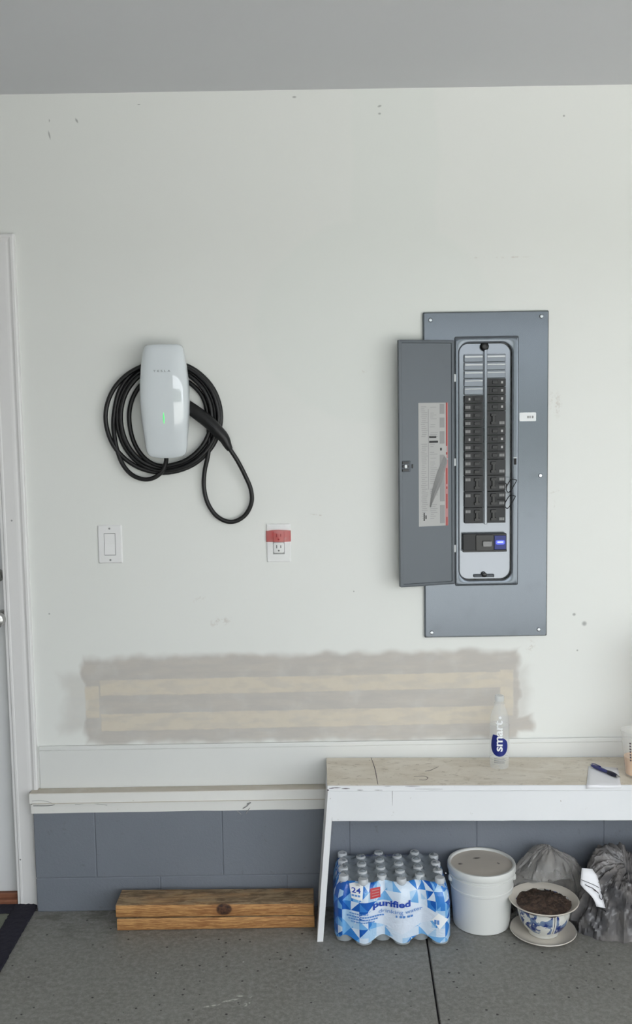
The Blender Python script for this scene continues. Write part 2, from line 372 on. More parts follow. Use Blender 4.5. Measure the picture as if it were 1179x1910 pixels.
# ------------------------------------------------------------------ mesh helpers
def BM(): return bmesh.new()
def smooth(bm, a=40):
    for f in bm.faces: f.smooth = True
    for e in bm.edges:
        if len(e.link_faces) == 2 and e.calc_face_angle(0) > R(a): e.smooth = False
def build(name, bm, m, parent=None, loc=None, sm=True, mods=None, root=None):
    """one mesh object; with loc the mesh is local, else it was drawn in room coordinates"""
    bmesh.ops.recalc_face_normals(bm, faces=bm.faces) if mods != 'keep' else None
    if sm: smooth(bm)
    base = Vector((0, 0, 0)); p = parent
    while p is not None: base = base + p.location; p = p.parent
    if loc is None:
        if parent is None and bm.verts:
            xs = [v.co for v in bm.verts]; lo = Vector([min(c[i] for c in xs) for i in range(3)]); hi = Vector([max(c[i] for c in xs) for i in range(3)])
            o0 = Vector(((lo.x + hi.x) / 2, (lo.y + hi.y) / 2, lo.z)) if root is None else Vector(root)
        else: o0 = base.copy()
        for v in bm.verts: v.co -= o0
        loc = o0
    me = bpy.data.meshes.new(name); bm.to_mesh(me); bm.free()
    for mm in (m if isinstance(m, (list, tuple)) else [m]): me.materials.append(mm)
    o = bpy.data.objects.new(name, me); C.objects.link(o)
    o.parent = parent; o.location = Vector(loc) - base
    return o
def shared(name, me_obj, parent, loc):
    o = me_obj.copy(); o.name = name; C.objects.link(o); o.parent = parent
    base = Vector((0, 0, 0)); p = parent
    while p is not None: base = base + p.location; p = p.parent
    o.location = Vector(loc) - base; return o
def thing(name, loc, label, cat, group=None):
    o = bpy.data.objects.new(name, None); C.objects.link(o); o.location = loc; o.empty_display_size = .05
    return tag(o, label, cat, group)
def tag(o, label, cat, group=None):
    o['label'] = label; o['category'] = cat
    if group: o['group'] = group
    return o
def struct(o): o['kind'] = 'structure'; return o
def box(bm, lo, hi, bev=0.0, seg=1, mi=0):
    lo = Vector(lo); hi = Vector(hi); c = (lo + hi) / 2; s = hi - lo
    g = bmesh.ops.create_cube(bm, size=1, matrix=Matrix.Translation(c) @ Matrix.Diagonal((abs(s.x), abs(s.y), abs(s.z), 1)))
    fs = set(f for v in g['verts'] for f in v.link_faces)
    for f in fs: f.material_index = mi
    if bev:
        es = list(set(e for v in g['verts'] for e in v.link_edges))
        bmesh.ops.bevel(bm, geom=es, offset=bev, segments=seg, affect='EDGES', profile=.5)
    return bm
def loft(bm, loops, closed=True, caps=(True, True), mi=0):
    rows = [[bm.verts.new(p) for p in L] for L in loops]; fs = []
    for a, b in zip(rows, rows[1:]):
        n = len(a)
        for i in range(n if closed else n - 1):
            j = (i + 1) % n
            try: fs.append(bm.faces.new((a[i], a[j], b[j], b[i])))
            except ValueError: pass
    if caps[0]: fs.append(bm.faces.new(rows[0]))
    if caps[1]: fs.append(bm.faces.new(rows[-1]))
    for f in fs: f.material_index = mi
    return rows
def lathe(bm, prof, c=(0, 0, 0), n=40, axis='z', caps=(True, True), mi=0):
    c = Vector(c); L = []
    for r, h in prof:
        ring = []
        for i in range(n):
            a = 2 * PI * i / n; ca, sa = math.cos(a) * r, math.sin(a) * r
            ring.append(c + (Vector((ca, sa, h)) if axis == 'z' else Vector((ca, -h, sa)) if axis == 'y' else Vector((h, ca, sa))))
        L.append(ring)
    return loft(bm, L, True, caps, mi)
def tube(bm, pts, rad, n=10, closed=False, mi=0):
    pts = [Vector(p) for p in pts]; N = len(pts)
    rads = rad if isinstance(rad, (list, tuple)) else [rad] * N
    prev = None; L = []
    for i, p in enumerate(pts):
        t = (pts[(i + 1) % N] - pts[i - 1]) if closed else (pts[min(i + 1, N - 1)] - pts[max(i - 1, 0)])
        t.normalize()
        if prev is None:
            up = Vector((0, 1, 0)) if abs(t.y) < .9 else Vector((1, 0, 0)); a = t.cross(up).normalized()
        else:
            a = (prev - t * prev.dot(t)).normalized()
        prev = a; b = t.cross(a)
        L.append([p + (a * math.cos(2 * PI * k / n) + b * math.sin(2 * PI * k / n)) * rads[i] for k in range(n)])
    if closed: L.append(L[0]); return loft(bm, L, True, (False, False), mi)
    return loft(bm, L, True, (True, True), mi)
def catmull(pts, per=8, closed=False):
    pts = [Vector(p) for p in pts]; n = len(pts); out = []
    for i in range(n if closed else n - 1):
        g = (lambda k: pts[k % n]) if closed else (lambda k: pts[max(0, min(n - 1, k))])
        p0, p1, p2, p3 = g(i - 1), g(i), g(i + 1), g(i + 2)
        for k in range(per):
            t = k / per
            out.append(.5 * ((2 * p1) + (p2 - p0) * t + (2 * p0 - 5 * p1 + 4 * p2 - p3) * t * t + (3 * p1 - p0 - 3 * p2 + p3) * t ** 3))
    if not closed: out.append(pts[-1])
    return out
def rrect(x0, x1, z0, z1, r, y, n=6):
    r = min(r, (x1 - x0) / 2 - 1e-5, (z1 - z0) / 2 - 1e-5); L = []
    for cx, cz, a0 in ((x1 - r, z1 - r, 0), (x0 + r, z1 - r, PI / 2), (x0 + r, z0 + r, PI), (x1 - r, z0 + r, 1.5 * PI)):
        for i in range(n + 1):
            a = a0 + PI / 2 * i / n; L.append(Vector((cx + r * math.cos(a), y, cz + r * math.sin(a))))
    return L
def plate(bm, x0, x1, z0, z1, yb, yf, r=.002, bev=.001, n=4, mi=0):      # rounded plate, front towards the viewer
    loft(bm, [rrect(x0, x1, z0, z1, r, yb, n), rrect(x0, x1, z0, z1, r, yf + bev, n), rrect(x0 + bev, x1 - bev, z0 + bev, z1 - bev, r, yf, n)], mi=mi)
def prism(bm, poly, y0, y1, mi=0):
    loft(bm, [[Vector((x, y0, z)) for x, z in poly], [Vector((x, y1, z)) for x, z in poly]], mi=mi)
def text_mesh(s, size, spacing=1.0, bold=0.0, shear=0.0, extrude=.0):
    cu = bpy.data.curves.new('lettering', 'FONT'); cu.body = s; cu.size = size; cu.space_character = spacing; cu.offset = bold; cu.shear = shear
    cu.align_x = 'CENTER'; cu.align_y = 'CENTER'; cu.resolution_u = 3; cu.extrude = extrude
    o = bpy.data.objects.new('lettering', cu); C.objects.link(o)
    dg = bpy.context.evaluated_depsgraph_get(); me = bpy.data.meshes.new_from_object(o.evaluated_get(dg))
    bpy.data.objects.remove(o); bpy.data.curves.remove(cu)
    bm = bmesh.new(); bm.from_mesh(me); bpy.data.meshes.remove(me); return bm
def fit_width(bm, wd, ht=None):
    xs = [v.co.x for v in bm.verts]; ys = [v.co.y for v in bm.verts]
    cx = (min(xs) + max(xs)) / 2; cy = (min(ys) + max(ys)) / 2; sx = wd / (max(xs) - min(xs)); sy = ht / (max(ys) - min(ys)) if ht else sx
    for v in bm.verts: v.co.x = (v.co.x - cx) * sx; v.co.y = (v.co.y - cy) * sy
    return bm
def subdiv_long(bm, mx):
    for _ in range(5):
        es = [e for e in bm.edges if e.calc_length() > mx]
        if not es: break
        bmesh.ops.subdivide_edges(bm, edges=es, cuts=1)
        bmesh.ops.triangulate(bm, faces=bm.faces)

# ================================================================== SETTING
CEIL = 2.438
XL, XR, YB = -2.15, 4.3, -3.25
OX = -.35      # left jamb of the garage opening
DX1, DX0, DZ = -.945, -1.86, 1.963      # door opening (inner edge of the casing)
bm = BM()
box(bm, (DX1, 0, 0), (XR, .12, CEIL)); box(bm, (XL, 0, 0), (DX0, .12, CEIL)); box(bm, (DX0, 0, DZ), (DX1, .12, CEIL))
wall = struct(build('wall_back', bm, M['wall'], sm=False, root=(0, 0, 0)))
bm = BM(); box(bm, (XL - .12, YB, 0), (XL, .12, CEIL)); struct(build('wall_left', bm, M['siding'], sm=False))
bm = BM(); box(bm, (XR, YB, 0), (XR + .12, .12, CEIL)); struct(build('wall_right', bm, M['siding'], sm=False))
bm = BM(); box(bm, (OX, YB, 2.15), (XR, YB + .15, CEIL)); box(bm, (XL, YB, 0), (OX, YB + .15, CEIL)); struct(build('wall_front', bm, M['siding'], sm=False))
bm = BM(); box(bm, (XL - .12, YB, CEIL), (XR + .12, .12, CEIL + .15)); struct(build('ceiling', bm, M['ceil'], sm=False))
# floor: two slabs either side of the saw-cut joint
j0, j1 = F(797, 1757), F(820, 1910); dj = (j1 - j0) / (j1.y - j0.y)
jx = lambda y: (j0 + dj * (y - j0.y)).x
fl = struct(bpy.data.objects.new('floor', None)); C.objects.link(fl)
def slab(xa, xb):      # xa, xb give x at the wall and at the doorway
    b = BM(); L = []
    for z, ins in ((-.14, 0), (-.0035, 0), (0, .0025)):
        L.append([Vector((xa(.12) + ins, .12, z)), Vector((xb(.12) - ins, .12, z)), Vector((xb(YB) - ins, YB, z)), Vector((xa(YB) + ins, YB, z))])
    loft(b, L); return build('slab', b, M['floor'], fl, sm=False)
slab(lambda y: XL - .12, lambda y: jx(y) - .0022); slab(lambda y: jx(y) + .0022, lambda y: XR + .12)
bm = BM(); box(bm, (-.0, YB, -.16), (.6, .1, -.012)); build('joint_filler', bm, M['slot'], fl, sm=False)
# outside: driveway and the hedge across the street
bm = BM(); box(bm, (-14, -26, -.25), (14, YB, -.02)); struct(build('driveway', bm, M['drive'], sm=False))
bm = BM(); n = 60
rows = [[Vector((-16 + 32 * i / n, -20 + .5 * mn.noise((i * .3, k * .8, 0)) * (1 + k), [0 - .1, 1.0, 2.0, 2.6, 2.8][k] + .25 * mn.noise((i * .5, k, 3)))) for i in range(n + 1)] for k in range(5)]
rows.append([v + Vector((0, -1.5, 0)) for v in rows[-1]]); rows.append([Vector((v.x, v.y, -.1)) for v in rows[-1]])
loft(bm, rows, False, (False, False)); o = build('hedge', bm, M['hedge']); tag(o, 'long clipped green hedge across the street behind the viewer', 'hedge')

# ---- block footing course (stands proud of the wall)
YF = -.042
fo = struct(bpy.data.objects.new('wall_footing', None)); C.objects.link(fo)
ZJ, ZT = .107, .318
bm = BM(); box(bm, (-.873, YF + .0022, 0), (XR, 0, ZT - .004)); build('mortar', bm, M['block'], fo, sm=False)
XB0 = -.876
def blockrow(z0, z1, xs):
    for a, b_ in zip(xs, xs[1:]):
        b = BM(); box(b, (a + .0009, YF - .0004 * random.random(), z0 + .0009), (b_ - .0009, YF + .03, z1 - .0009), .0022, 1); build('block', b, M['block'], fo, sm=False)
jx0 = P(178, 1580, YF).x; st = P(415, 1580, YF).x - jx0
blockrow(ZJ, ZT, [XB0, jx0] + [jx0 + st * k for k in range(1, 10)])
blockrow(0, ZJ, [XB0] + [jx0 + st * (k - .5) for k in range(1, 10)])
# ---- ledge boards over the footing
ZL = .377
bm = BM(); box(bm, (-.885, YF - .006, .345), (XR, 0, ZL), .002); box(bm, (-.873, YF - .012, .345), (XR, YF, .347))
struct(build('trim_1', bm, M['ledge'], sm=False))
bm = BM(); n = 90; L = []
for i in range(n + 1):
    x = -.880 + (XR + .880) * i / n; zb = ZT - .004 + .002 * mn.noise((x * 9, 0, 0)); L.append([Vector((x, -.001, zb)), Vector((x, YF - .0025, zb)), Vector((x, YF - .0035, .3425)), Vector((x, -.001, .3425))])
loft(bm, L); struct(build('trim_2', bm, M['ledge'], sm=False))
# broken paint and chips at the ledge
bm = BM()
for pts, r9 in (([(60, 1494), (75, 1493), (92, 1496), (102, 1501)], .0012), ([(62, 1503), (90, 1503), (102, 1501)], .0010), ([(140, 1501), (170, 1499), (200, 1502)], .0006), ([(453, 1508), (460, 1504), (466, 1498)], .0016), ([(461, 1500), (468, 1497)], .0020), ([(459, 1517), (466, 1507)], .0010), ([(442, 1512), (450, 1519)], .0009)):
    tube(bm, catmull([P(px, py, YF - .0052) for px, py in pts], 4), r9, 5)
o9 = struct(build('trim_9', bm, M['lgrey']))
def flat_poly(bm, pts, y, th=.0006, mi=0):
    q = [P(px, py, y) for px, py in pts]; loft(bm, [q, [v - Vector((0, th, 0)) for v in q]], mi=mi)
# ---- skirt board between the drywall and the ledge, with its cap bead
bm = BM(); zc = .5105
box(bm, (-.860, -.006, ZL), (XR, 0, zc - .014), .001); struct(build('trim_3', bm, M['trim'], sm=False))
bm = BM(); box(bm, (-.860, -.010, zc - .0135), (XR, 0, zc), .0025, 2); struct(build('trim_4', bm, M['trim'], sm=False))
# ---- door casing, moulded profile with mitred corner
prof = [(0, 0), (0, .017), (.003, .019), (.010, .019), (.014, .0165), (.018, .0150), (.024, .0160), (.030, .0162), (.048, .0152), (.060, .0146), (.063, .0156), (.068, .0156), (.071, .0125), (.078, .012), (.078, 0)]
xo, zo = -.8655, 2.043; xl = DX0 - .078
L = [[Vector((xo - u, -d, 0)) for u, d in prof], [Vector((xo - u, -d, zo - u)) for u, d in prof], [Vector((xl + u, -d, zo - u)) for u, d in prof], [Vector((xl + u, -d, 0)) for u, d in prof]]
bm = BM(); loft(bm, L); struct(build('trim_5', bm, M['casing'], sm=False))
bm = BM(); box(bm, (DX1, 0, .02), (DX1 + .018, .12, DZ)); box(bm, (DX0 - .018, 0, .02), (DX0, .12, DZ)); box(bm, (DX0, 0, DZ), (DX1, .12, DZ + .018))
struct(build('trim_6', bm, M['casing'], sm=False))
# ---- door leaf: six raised panels, with knob, deadbolt and threshold
dr = struct(bpy.data.objects.new('door_1', None)); C.objects.link(dr); dr.location = (-1.4, .03, 0)
bm = BM(); box(bm, (DX0 + .002, .022, .036), (DX1 - .002, .062, DZ - .002), .002); build('leaf', bm, M['door'], dr, sm=False)
for x0 in (DX0 + .12, DX0 + .51):
    for z0, z1 in ((.2, .78), (.98, 1.5), (1.62, 1.84)):
        b = BM(); loft(b, [rrect(x0, x0 + .29, z0, z1, .004, .0225, 2), rrect(x0 + .012, x0 + .278, z0 + .012, z1 - .012, .004, .017, 2), rrect(x0 + .03, x0 + .26, z0 + .03, z1 - .03, .004, .0215, 2)]); build('panel', b, M['door'], dr, sm=False)
k = P(-5, 1156, -.03)
bm = BM(); lathe(bm, [(.021, 0), (.021, .005), (.018, .010), (.012, .012), (.012, .030), (.018, .036), (.0235, .046), (.024, .055), (.020, .063), (.010, .067), (.004, .0675)], (k.x, .022, k.z), 36, 'y')
kn = build('door_knob', bm, M['steel'], dr)
bm = BM(); box(bm, (k.x - .006, -.0475, k.z - .0015), (k.x + .006, -.046, k.z + .0015)); build('keyway', bm, M['slot'], kn, sm=False)
k2 = P(-9, 1075, 0)
bm = BM(); lathe(bm, [(.021, 0), (.021, .024), (.019, .028), (.015, .028), (.0145, .032), (.012, .033)], (k2.x, .022, k2.z), 36, 'y'); db = build('deadbolt', bm, M['steel'], dr)
bm = BM(); box(bm, (k2.x - .001, -.0120, k2.z - .006), (k2.x + .001, -.0105, k2.z + .006)); build('keyway', bm, M['slot'], db, sm=False)
bm = BM(); box(bm, (DX0 - .0, -.006, 0), (DX1 - .001, .12, .02), .003); box(bm, (DX0, .012, .018), (DX1 - .001, .12, .034), .002); struct(build('trim_7', bm, M['threshold'], sm=False))
# nail holes on the casing foot
bm = BM()
for px, py in ((38, 1603), (22, 971)):
    p = P(px, py, -.0145); lathe(bm, [(.0028, 0), (.0028, .0012)], (p.x, p.y, p.z), 10, 'y')
struct(build('trim_8', bm, M['lgrey'], sm=False))

# ================================================================== RUG
e = F(62, 1705); rx1 = e.x; rug_y0 = .0 - .003
rg = thing('door_mat', (-1.25, -.30, 0), 'green grey door mat with wide dark navy border in front of the white door', 'mat')
def rugstrip(x0, x1, y0, y1, zt, amp, m, name):
    nx = max(2, int(abs(x1 - x0) / .008)); ny = max(2, int(abs(y1 - y0) / .008)); b = BM(); vs = []
    for i in range(nx + 1):
        r_ = []
        for j in range(ny + 1):
            x = x0 + (x1 - x0) * i / nx; y = y0 + (y1 - y0) * j / ny
            ed = i in (0, nx) or j in (0, ny)
            xx = x + (.003 * mn.noise((x * 80, y * 80, 1)) if ed else 0); yy = y + (.003 * mn.noise((x * 80, y * 80, 5)) if ed else 0)
            z = zt + amp * mn.noise((x * 160, y * 160, 0))
            r_.append(Vector((xx, yy, max(.001, z * (.75 if ed else 1)))))
        vs.append(r_)
    loft(b, vs, False, (False, False))
    loft(b, [[r[0] for r in vs], [Vector((r[0].x, r[0].y, 0)) for r in vs]], False, (False, False)); loft(b, [[r[-1] for r in vs], [Vector((r[-1].x, r[-1].y, 0)) for r in vs]], False, (False, False))
    loft(b, [vs[0], [Vector((v.x, v.y, 0)) for v in vs[0]]], False, (False, False)); loft(b, [vs[-1], [Vector((v.x, v.y, 0)) for v in vs[-1]]], False, (False, False))
    return build(name, b, m, rg)
RB = .068
rugstrip(rx1 - RB, rx1, -.62, -.008, .013, .003, M['rugb'], 'border')
rugstrip(-1.62, rx1 - RB, -.008 - .055, -.008, .013, .003, M['rugb'], 'border')
rugstrip(-1.62, rx1 - RB, -.62, -.62 + RB, .013, .003, M['rugb'], 'border')
rugstrip(-1.62, rx1 - RB, -.62 + RB, -.063, .010, .0015, M['rugc'], 'centre')

# ================================================================== WALL CHARGER
ct = P(303, 712, -.10); zt_ = P(303, 641, -.095).z; zb_ = P(306, 854, -.07).z; cxr = ct.x
ch = thing('car_charger', (cxr, 0, zb_), 'glossy white wall mounted car charger with black cable coiled around it', 'charger')
hh = zt_ - zb_
rowsd = [(1.0, .040, .078), (.995, .0505, .086), (.98, .0560, .091), (.955, .0588, .0945), (.90, .0615, .098), (.80, .0662, .102), (.70, .0695, .104), (.60, .0712, .105), (.50, .0714, .1045), (.40, .0700, .102), (.30, .0672, .097), (.20, .0640, .089), (.10, .0605, .079), (.055, .0580, .0740), (.030, .0545, .071), (.012, .047, .067), (.002, .036, .064), (-.004, .022, .061)]
L = []
for t, w_, d in rowsd:
    z = zb_ + hh * t; ring = []; N = 30; y0 = -min(d - .012, .058)
    for i in range(N + 1):
        a = PI * i / N; c, s = math.cos(a), math.sin(a)
        ring.append(Vector((cxr + w_ * math.copysign(abs(c) ** .55, c), y0 - (d + y0) * (abs(s) ** .62), z)))
    ring += [Vector((cxr - w_ * .94, y0 + .003, z)), Vector((cxr + w_ * .94, y0 + .003, z))]
    L.append(ring)
bm = BM(); loft(bm, L); build('front_shell', bm, M['charger'], ch)
bm = BM(); loft(bm, [rrect(cxr - .045, cxr + .045, zb_ + .03, zt_ - .085, .02, 0, 6), rrect(cxr - .042, cxr + .042, zb_ + .033, zt_ - .088, .02, -.062, 6)]); build('housing', bm, M['chargerb'], ch)
def shell_y(x, z):
    t = (z - zb_) / hh
    for (t1, w1, d1), (t0, w0, d0) in zip(rowsd, rowsd[1:]):
        if t0 <= t <= t1:
            k_ = (t - t0) / (t1 - t0); w_ = w0 + (w1 - w0) * k_; d = d0 + (d1 - d0) * k_; break
    y0 = -min(d - .012, .058); c = min(1, (abs(x - cxr) / w_)) ** (1 / .55); s = math.sqrt(max(0, 1 - c * c))
    return y0 - (d + y0) * s ** .62
tb_ = fit_width(text_mesh('TESLA', .012, 1.7, .0002), .049, .0056)
zc_ = P(302, 692, -.103).z; subdiv_long(tb_, .004)
for v in tb_.verts: x, z = cxr + v.co.x - .0005, zc_ + v.co.y; v.co = Vector((x, shell_y(x, z) - .0005, z))
build('lettering', tb_, M['greyink'], ch, sm=False)['label'] = 'small spaced grey capital letters across the upper shell'
bm = BM(); p = P(305.5, 780, -.10)
N = 8; pts = [Vector((p.x, shell_y(p.x, p.z + .016 - .032 * i / N) - .0002, p.z + .016 - .032 * i / N)) for i in range(N + 1)]
tube(bm, pts, [.0006 + .0011 * math.sin(PI * i / N) for i in range(N + 1)], 8); build('status_light', bm, M['led'], ch)['label'] = 'thin green glowing status light'
# cable
def K(cx, cy, d): return P(180 + cx / 3.803, 620 + cy / 3.803, -d)
loops = [(122, 200, 884, 996, .010), (64, 214, 866, 984, .023), (146, 232, 842, 962, .010), (172, 250, 818, 948, .023), (232, 300, 792, 925, .012)]
path = [(488, 800, .045), (495, 880, .040), (490, 930, .034), (462, 990, .032), (405, 1032, .030), (335, 1042, .028), (255, 1012, .026), (192, 945, .024), (152, 850, .022), (128, 740, .018)]
cx0, cy0 = 472, 600
for li, (xl_, yt, xr_, yb, dp) in enumerate(loops):
    nxt = loops[(li + 1) % len(loops)]
    angs = [180, 150, 120, 90, 60, 30, 0]
    if li < len(loops) - 1: angs += [-30, -60, -90, -120, -150]
    for a in angs:
        if li == 0 and a == 180: pass
        c, s = math.cos(R(a)), math.sin(R(a))
        left = xl_ if a >= 0 else nxt[0]
        x = cx0 + (xr_ - cx0) * c if c > 0 else cx0 + (cx0 - left) * c
        y = cy0 - (cy0 - yt) * s if s > 0 else cy0 - (yb - cy0) * s
        dd = dp if a >= -60 else dp + (nxt[4] - dp) * min(1, (-60 - a) / 90)
        path.append((x, y, dd))
path += [(796, 700, .016), (800, 790, .020), (790, 880, .022), (768, 980, .020), (762, 1090, .018), (785, 1200, .016), (840, 1290, .015), (915, 1338, .015), (990, 1338, .015), (1060, 1290, .015), (1100, 1205, .018), (1094, 1110, .022), (1052, 1010, .030), (1000, 910, .040), (948, 830, .046), (925, 795, .048)]
bm = BM(); cp = catmull([K(*p) for p in path], 6)
tube(bm, cp, .0066, 12); build('cable', bm, M['black'], ch)['label'] = 'black charging cable in overlapping coils with a loose loop'
hp = [K(948, 832, .047), K(930, 800, .049), K(905, 750, .050), (K(860, 700, .050)), K(800, 640, .049), K(740, 592, .046), K(680, 548, .042), K(620, 505, .038)]
bm = BM(); hs = catmull(hp, 6); nn = len(hs)
rad = [(.0085 + .0085 * min(1, i / 14)) if i < 14 else (.0170 + .0025 * math.sin(PI * (i - 14) / (nn - 14))) for i in range(nn)]
tube(bm, hs, rad, 18); build('connector', bm, M['black'], ch)['label'] = 'thick black plug handle holstered on the right side'
bm = BM(); a_, b_ = Vector(hs[20]), Vector(hs[26]); off = Vector((0, -.0185, 0))
tube(bm, [a_ + off, (a_ + b_) / 2 + off * 1.08, b_ + off], [.002, .0035, .002], 8); build('release_button', bm, M['blackp'], ch)

# ================================================================== LIGHT SWITCH
def wall_plate(px0, py0, px1, py1):
    a = P(px0, py0); b = P(px1, py1); return a.x, b.x, b.z, a.z
x0, x1, z0, z1 = wall_plate(182, 979.5, 229.5, 1050); xc, zc2 = (x0 + x1) / 2, (z0 + z1) / 2
sw = thing('light_switch', (xc, 0, z0), 'white rocker light switch plate below the coiled black cable', 'light switch')
bm = BM(); loft(bm, [rrect(x0, x1, z0, z1, .003, 0, 4), rrect(x0, x1, z0, z1, .003, -.0025, 4), rrect(x0 + .003, x1 - .003, z0 + .003, z1 - .003, .003, -.0055, 4)]); build('wall_plate', bm, M['whitep'], sw, sm=False)
bm = BM(); box(bm, (xc - .0172, -.0059, zc2 - .0335), (xc + .0172, -.0045, zc2 + .0335)); build('rocker_surround', bm, M['lgrey'], sw, sm=False)
bm = BM(); loft(bm, [[Vector((xc + s * .0155, y, z)) for y, z in ((-.005, zc2 - .032), (-.0105, zc2 - .031), (-.0065, zc2), (-.0075, zc2 + .031), (-.005, zc2 + .032))] for s in (-1, 1)], True, (True, True)); build('rocker', bm, M['rocker'], sw, sm=False)
for dz in (-.0475, .0475):
    b = BM(); lathe(b, [(.003, 0), (.003, .001), (.002, .0016)], (xc, -.0053, zc2 + dz), 14, 'y'); box(b, (xc - .0025, -.0072, zc2 + dz - .0004), (xc + .0025, -.0066, zc2 + dz + .0004)); build('screw', b, M['lgrey'], sw, sm=False)

# ================================================================== OUTLET
x0, x1, z0, z1 = wall_plate(497, 977, 543, 1047.5); xc, zc2 = (x0 + x1) / 2, (z0 + z1) / 2
ou = thing('power_outlet', (xc, 0, z0), 'white double power outlet with red translucent tape across its upper socket', 'outlet')
bm = BM(); loft(bm, [rrect(x0, x1, z0, z1, .003, 0, 4), rrect(x0, x1, z0, z1, .003, -.003, 4), rrect(x0 + .002, x1 - .002, z0 + .002, z1 - .002, .003, -.005, 4)]); build('wall_plate', bm, M['whitep'], ou, sm=False)
bm = BM(); box(bm, (xc - .0175, -.0056, zc2 - .034), (xc + .0175, -.0045, zc2 + .034)); build('socket_surround', bm, M['lgrey'], ou, sm=False)
for dz in (.0195, -.0145):
    cz = zc2 + dz
    b = BM(); plate(b, xc - .0158, xc + .0158, cz - .0155, cz + .0155, -.005, -.008, .005, .0008); rc = build('socket', b, M['rocker'], ou)
    for dx, hgt in ((-.0062, .0048), (.0062, .0040)):
        b = BM(); box(b, (xc + dx - .0013, -.0084, cz + .0035 - hgt), (xc + dx + .0013, -.0079, cz + .0035 + hgt)); build('slot', b, M['slot'], rc, sm=False)
    b = BM(); lathe(b, [(.0028, 0), (.0028, .0005)], (xc, -.0079, cz - .0085), 14, 'y'); build('ground_hole', b, M['slot'], rc, sm=False)
# clear snap-on cover with bulging bubble
bm = BM(); nx, nz = 14, 20; vs = []
for j in range(nz + 1):
    r_ = []
    for i in range(nx + 1):
        u, v = i / nx, j / nz; b_ = (4 * u * (1 - u)) ** .5 * (4 * v * (1 - v)) ** .5
        r_.append(Vector((x0 + .001 + (x1 - x0 - .002) * u, -.0055 - .008 * b_ - .0012 * mn.noise((u * 5, v * 7, 0)), z0 + .001 + (z1 - z0 - .002) * v)))
    vs.append(r_)
loft(bm, vs, False, (False, False)); build('clear_cover', bm, M['clear'], ou)['label'] = 'clear plastic sheet stretched over the plate'
bm = BM(); za, zb2 = P(520, 989.5).z, P(520, 1010).z; vs = []
for j in range(5):
    r_ = []
    for i in range(23):
        u, v = i / 22, j / 4; wv = (1 - abs(2 * u - 1)) ** .4
        r_.append(Vector((x0 - .0022 + (x1 - x0 + .0036) * u, -.004 - .0115 * wv - .0012 * mn.noise((u * 6, v * 3, 9)), zb2 + (za - zb2) * v + (.0035 * math.sin(PI * u) if j == 4 else 0))))
    vs.append(r_)
loft(bm, vs, False, (False, False)); build('red_tape', bm, M['tape_red'], ou)['label'] = 'band of red translucent tape'

# ================================================================== BREAKER PANEL
def pr(px0, py0, px1, py1, y):
    a = P(px0, py0, y); b = P(px1, py1, y); return min(a.x, b.x), max(a.x, b.x), min(a.z, b.z), max(a.z, b.z)
PX0 = P(790.5, 887, -.012).x; PX1 = P(1022.5, 882, -.012).x; PZ1 = P(907, 580.5, -.012).z; PZ0 = P(906, 1188, -.012).z
pn = thing('breaker_panel', ((PX0 + PX1) / 2, 0, PZ0), 'tall grey metal electrical breaker panel with its door swung open', 'electrical panel')
YC = -.013
ox0, ox1, oz0, oz1 = pr(856.5, 640, 954, 1081, YC - .004)
hole = lambda y, g=0: rrect(ox0 - g, ox1 + g, oz0 - g, oz1 + g, .030 + g, y, 8)
bm = BM(); lx = lambda y, i=0, r=.004: rrect(PX0 + i, PX1 - i, PZ0 + i, PZ1 - i, r, y, 8)
loft(bm, [lx(0), lx(-.008), lx(YC, .004), hole(YC, .001), hole(-.002, .001)], True, (False, False)); build('cover', bm, M['panel'], pn)
dx0, dx1, dz0, dz1 = pr(848.5, 629, 965, 1090, YC)
bm = BM(); df = lambda y, i=0: rrect(dx0 + i, dx1 - i, dz0 + i, dz1 - i, .004, y, 8)
loft(bm, [df(YC + .001), df(YC - .003), df(YC - .004, .0015), hole(YC - .004, .004), hole(YC - .002, .001), hole(-.003, .001)], True, (False, False)); build('door_frame', bm, M['panel'], pn)
bm = BM(); tube(bm, [v for v in hole(YC - .0035, .0012)], .0018, 6, True); build('gasket', bm, M['pline'], pn)
bm = BM(); tube(bm, [v for v in df(YC - .0008, -.0005)], .0011, 6, True); build('frame_seam', bm, M['pline'], pn)
bm = BM(); loft(bm, [hole(-.0025, .0), hole(-.004, -.001)]); build('deadfront', bm, M['dead'], pn)
YD = -.004
# centre rib
a0, a1, c0_, c1_ = pr(902.2, 652, 907.6, 977, YD); bm = BM(); box(bm, (a0, -.0165, c0_), (a1, YD, c1_), .001); build('centre_strip', bm, M['dead'], pn, sm=False)
YBf = -.018
colL = (866.5, 901.5); colR = (908.5, 943)
sl = 14.97
def tilt(py, px): return py      # rows follow the room level
def slot_row(col, k, y0, n=1):
    """k-th slot below y0 (photo heights on the panel), n slots tall"""
    ya = y0 + sl * k; x0_, x1_, zz0, zz1 = pr(col[0], ya + .3, col[1], ya + sl * n - .3, YBf); return x0_, x1_, zz0, zz1
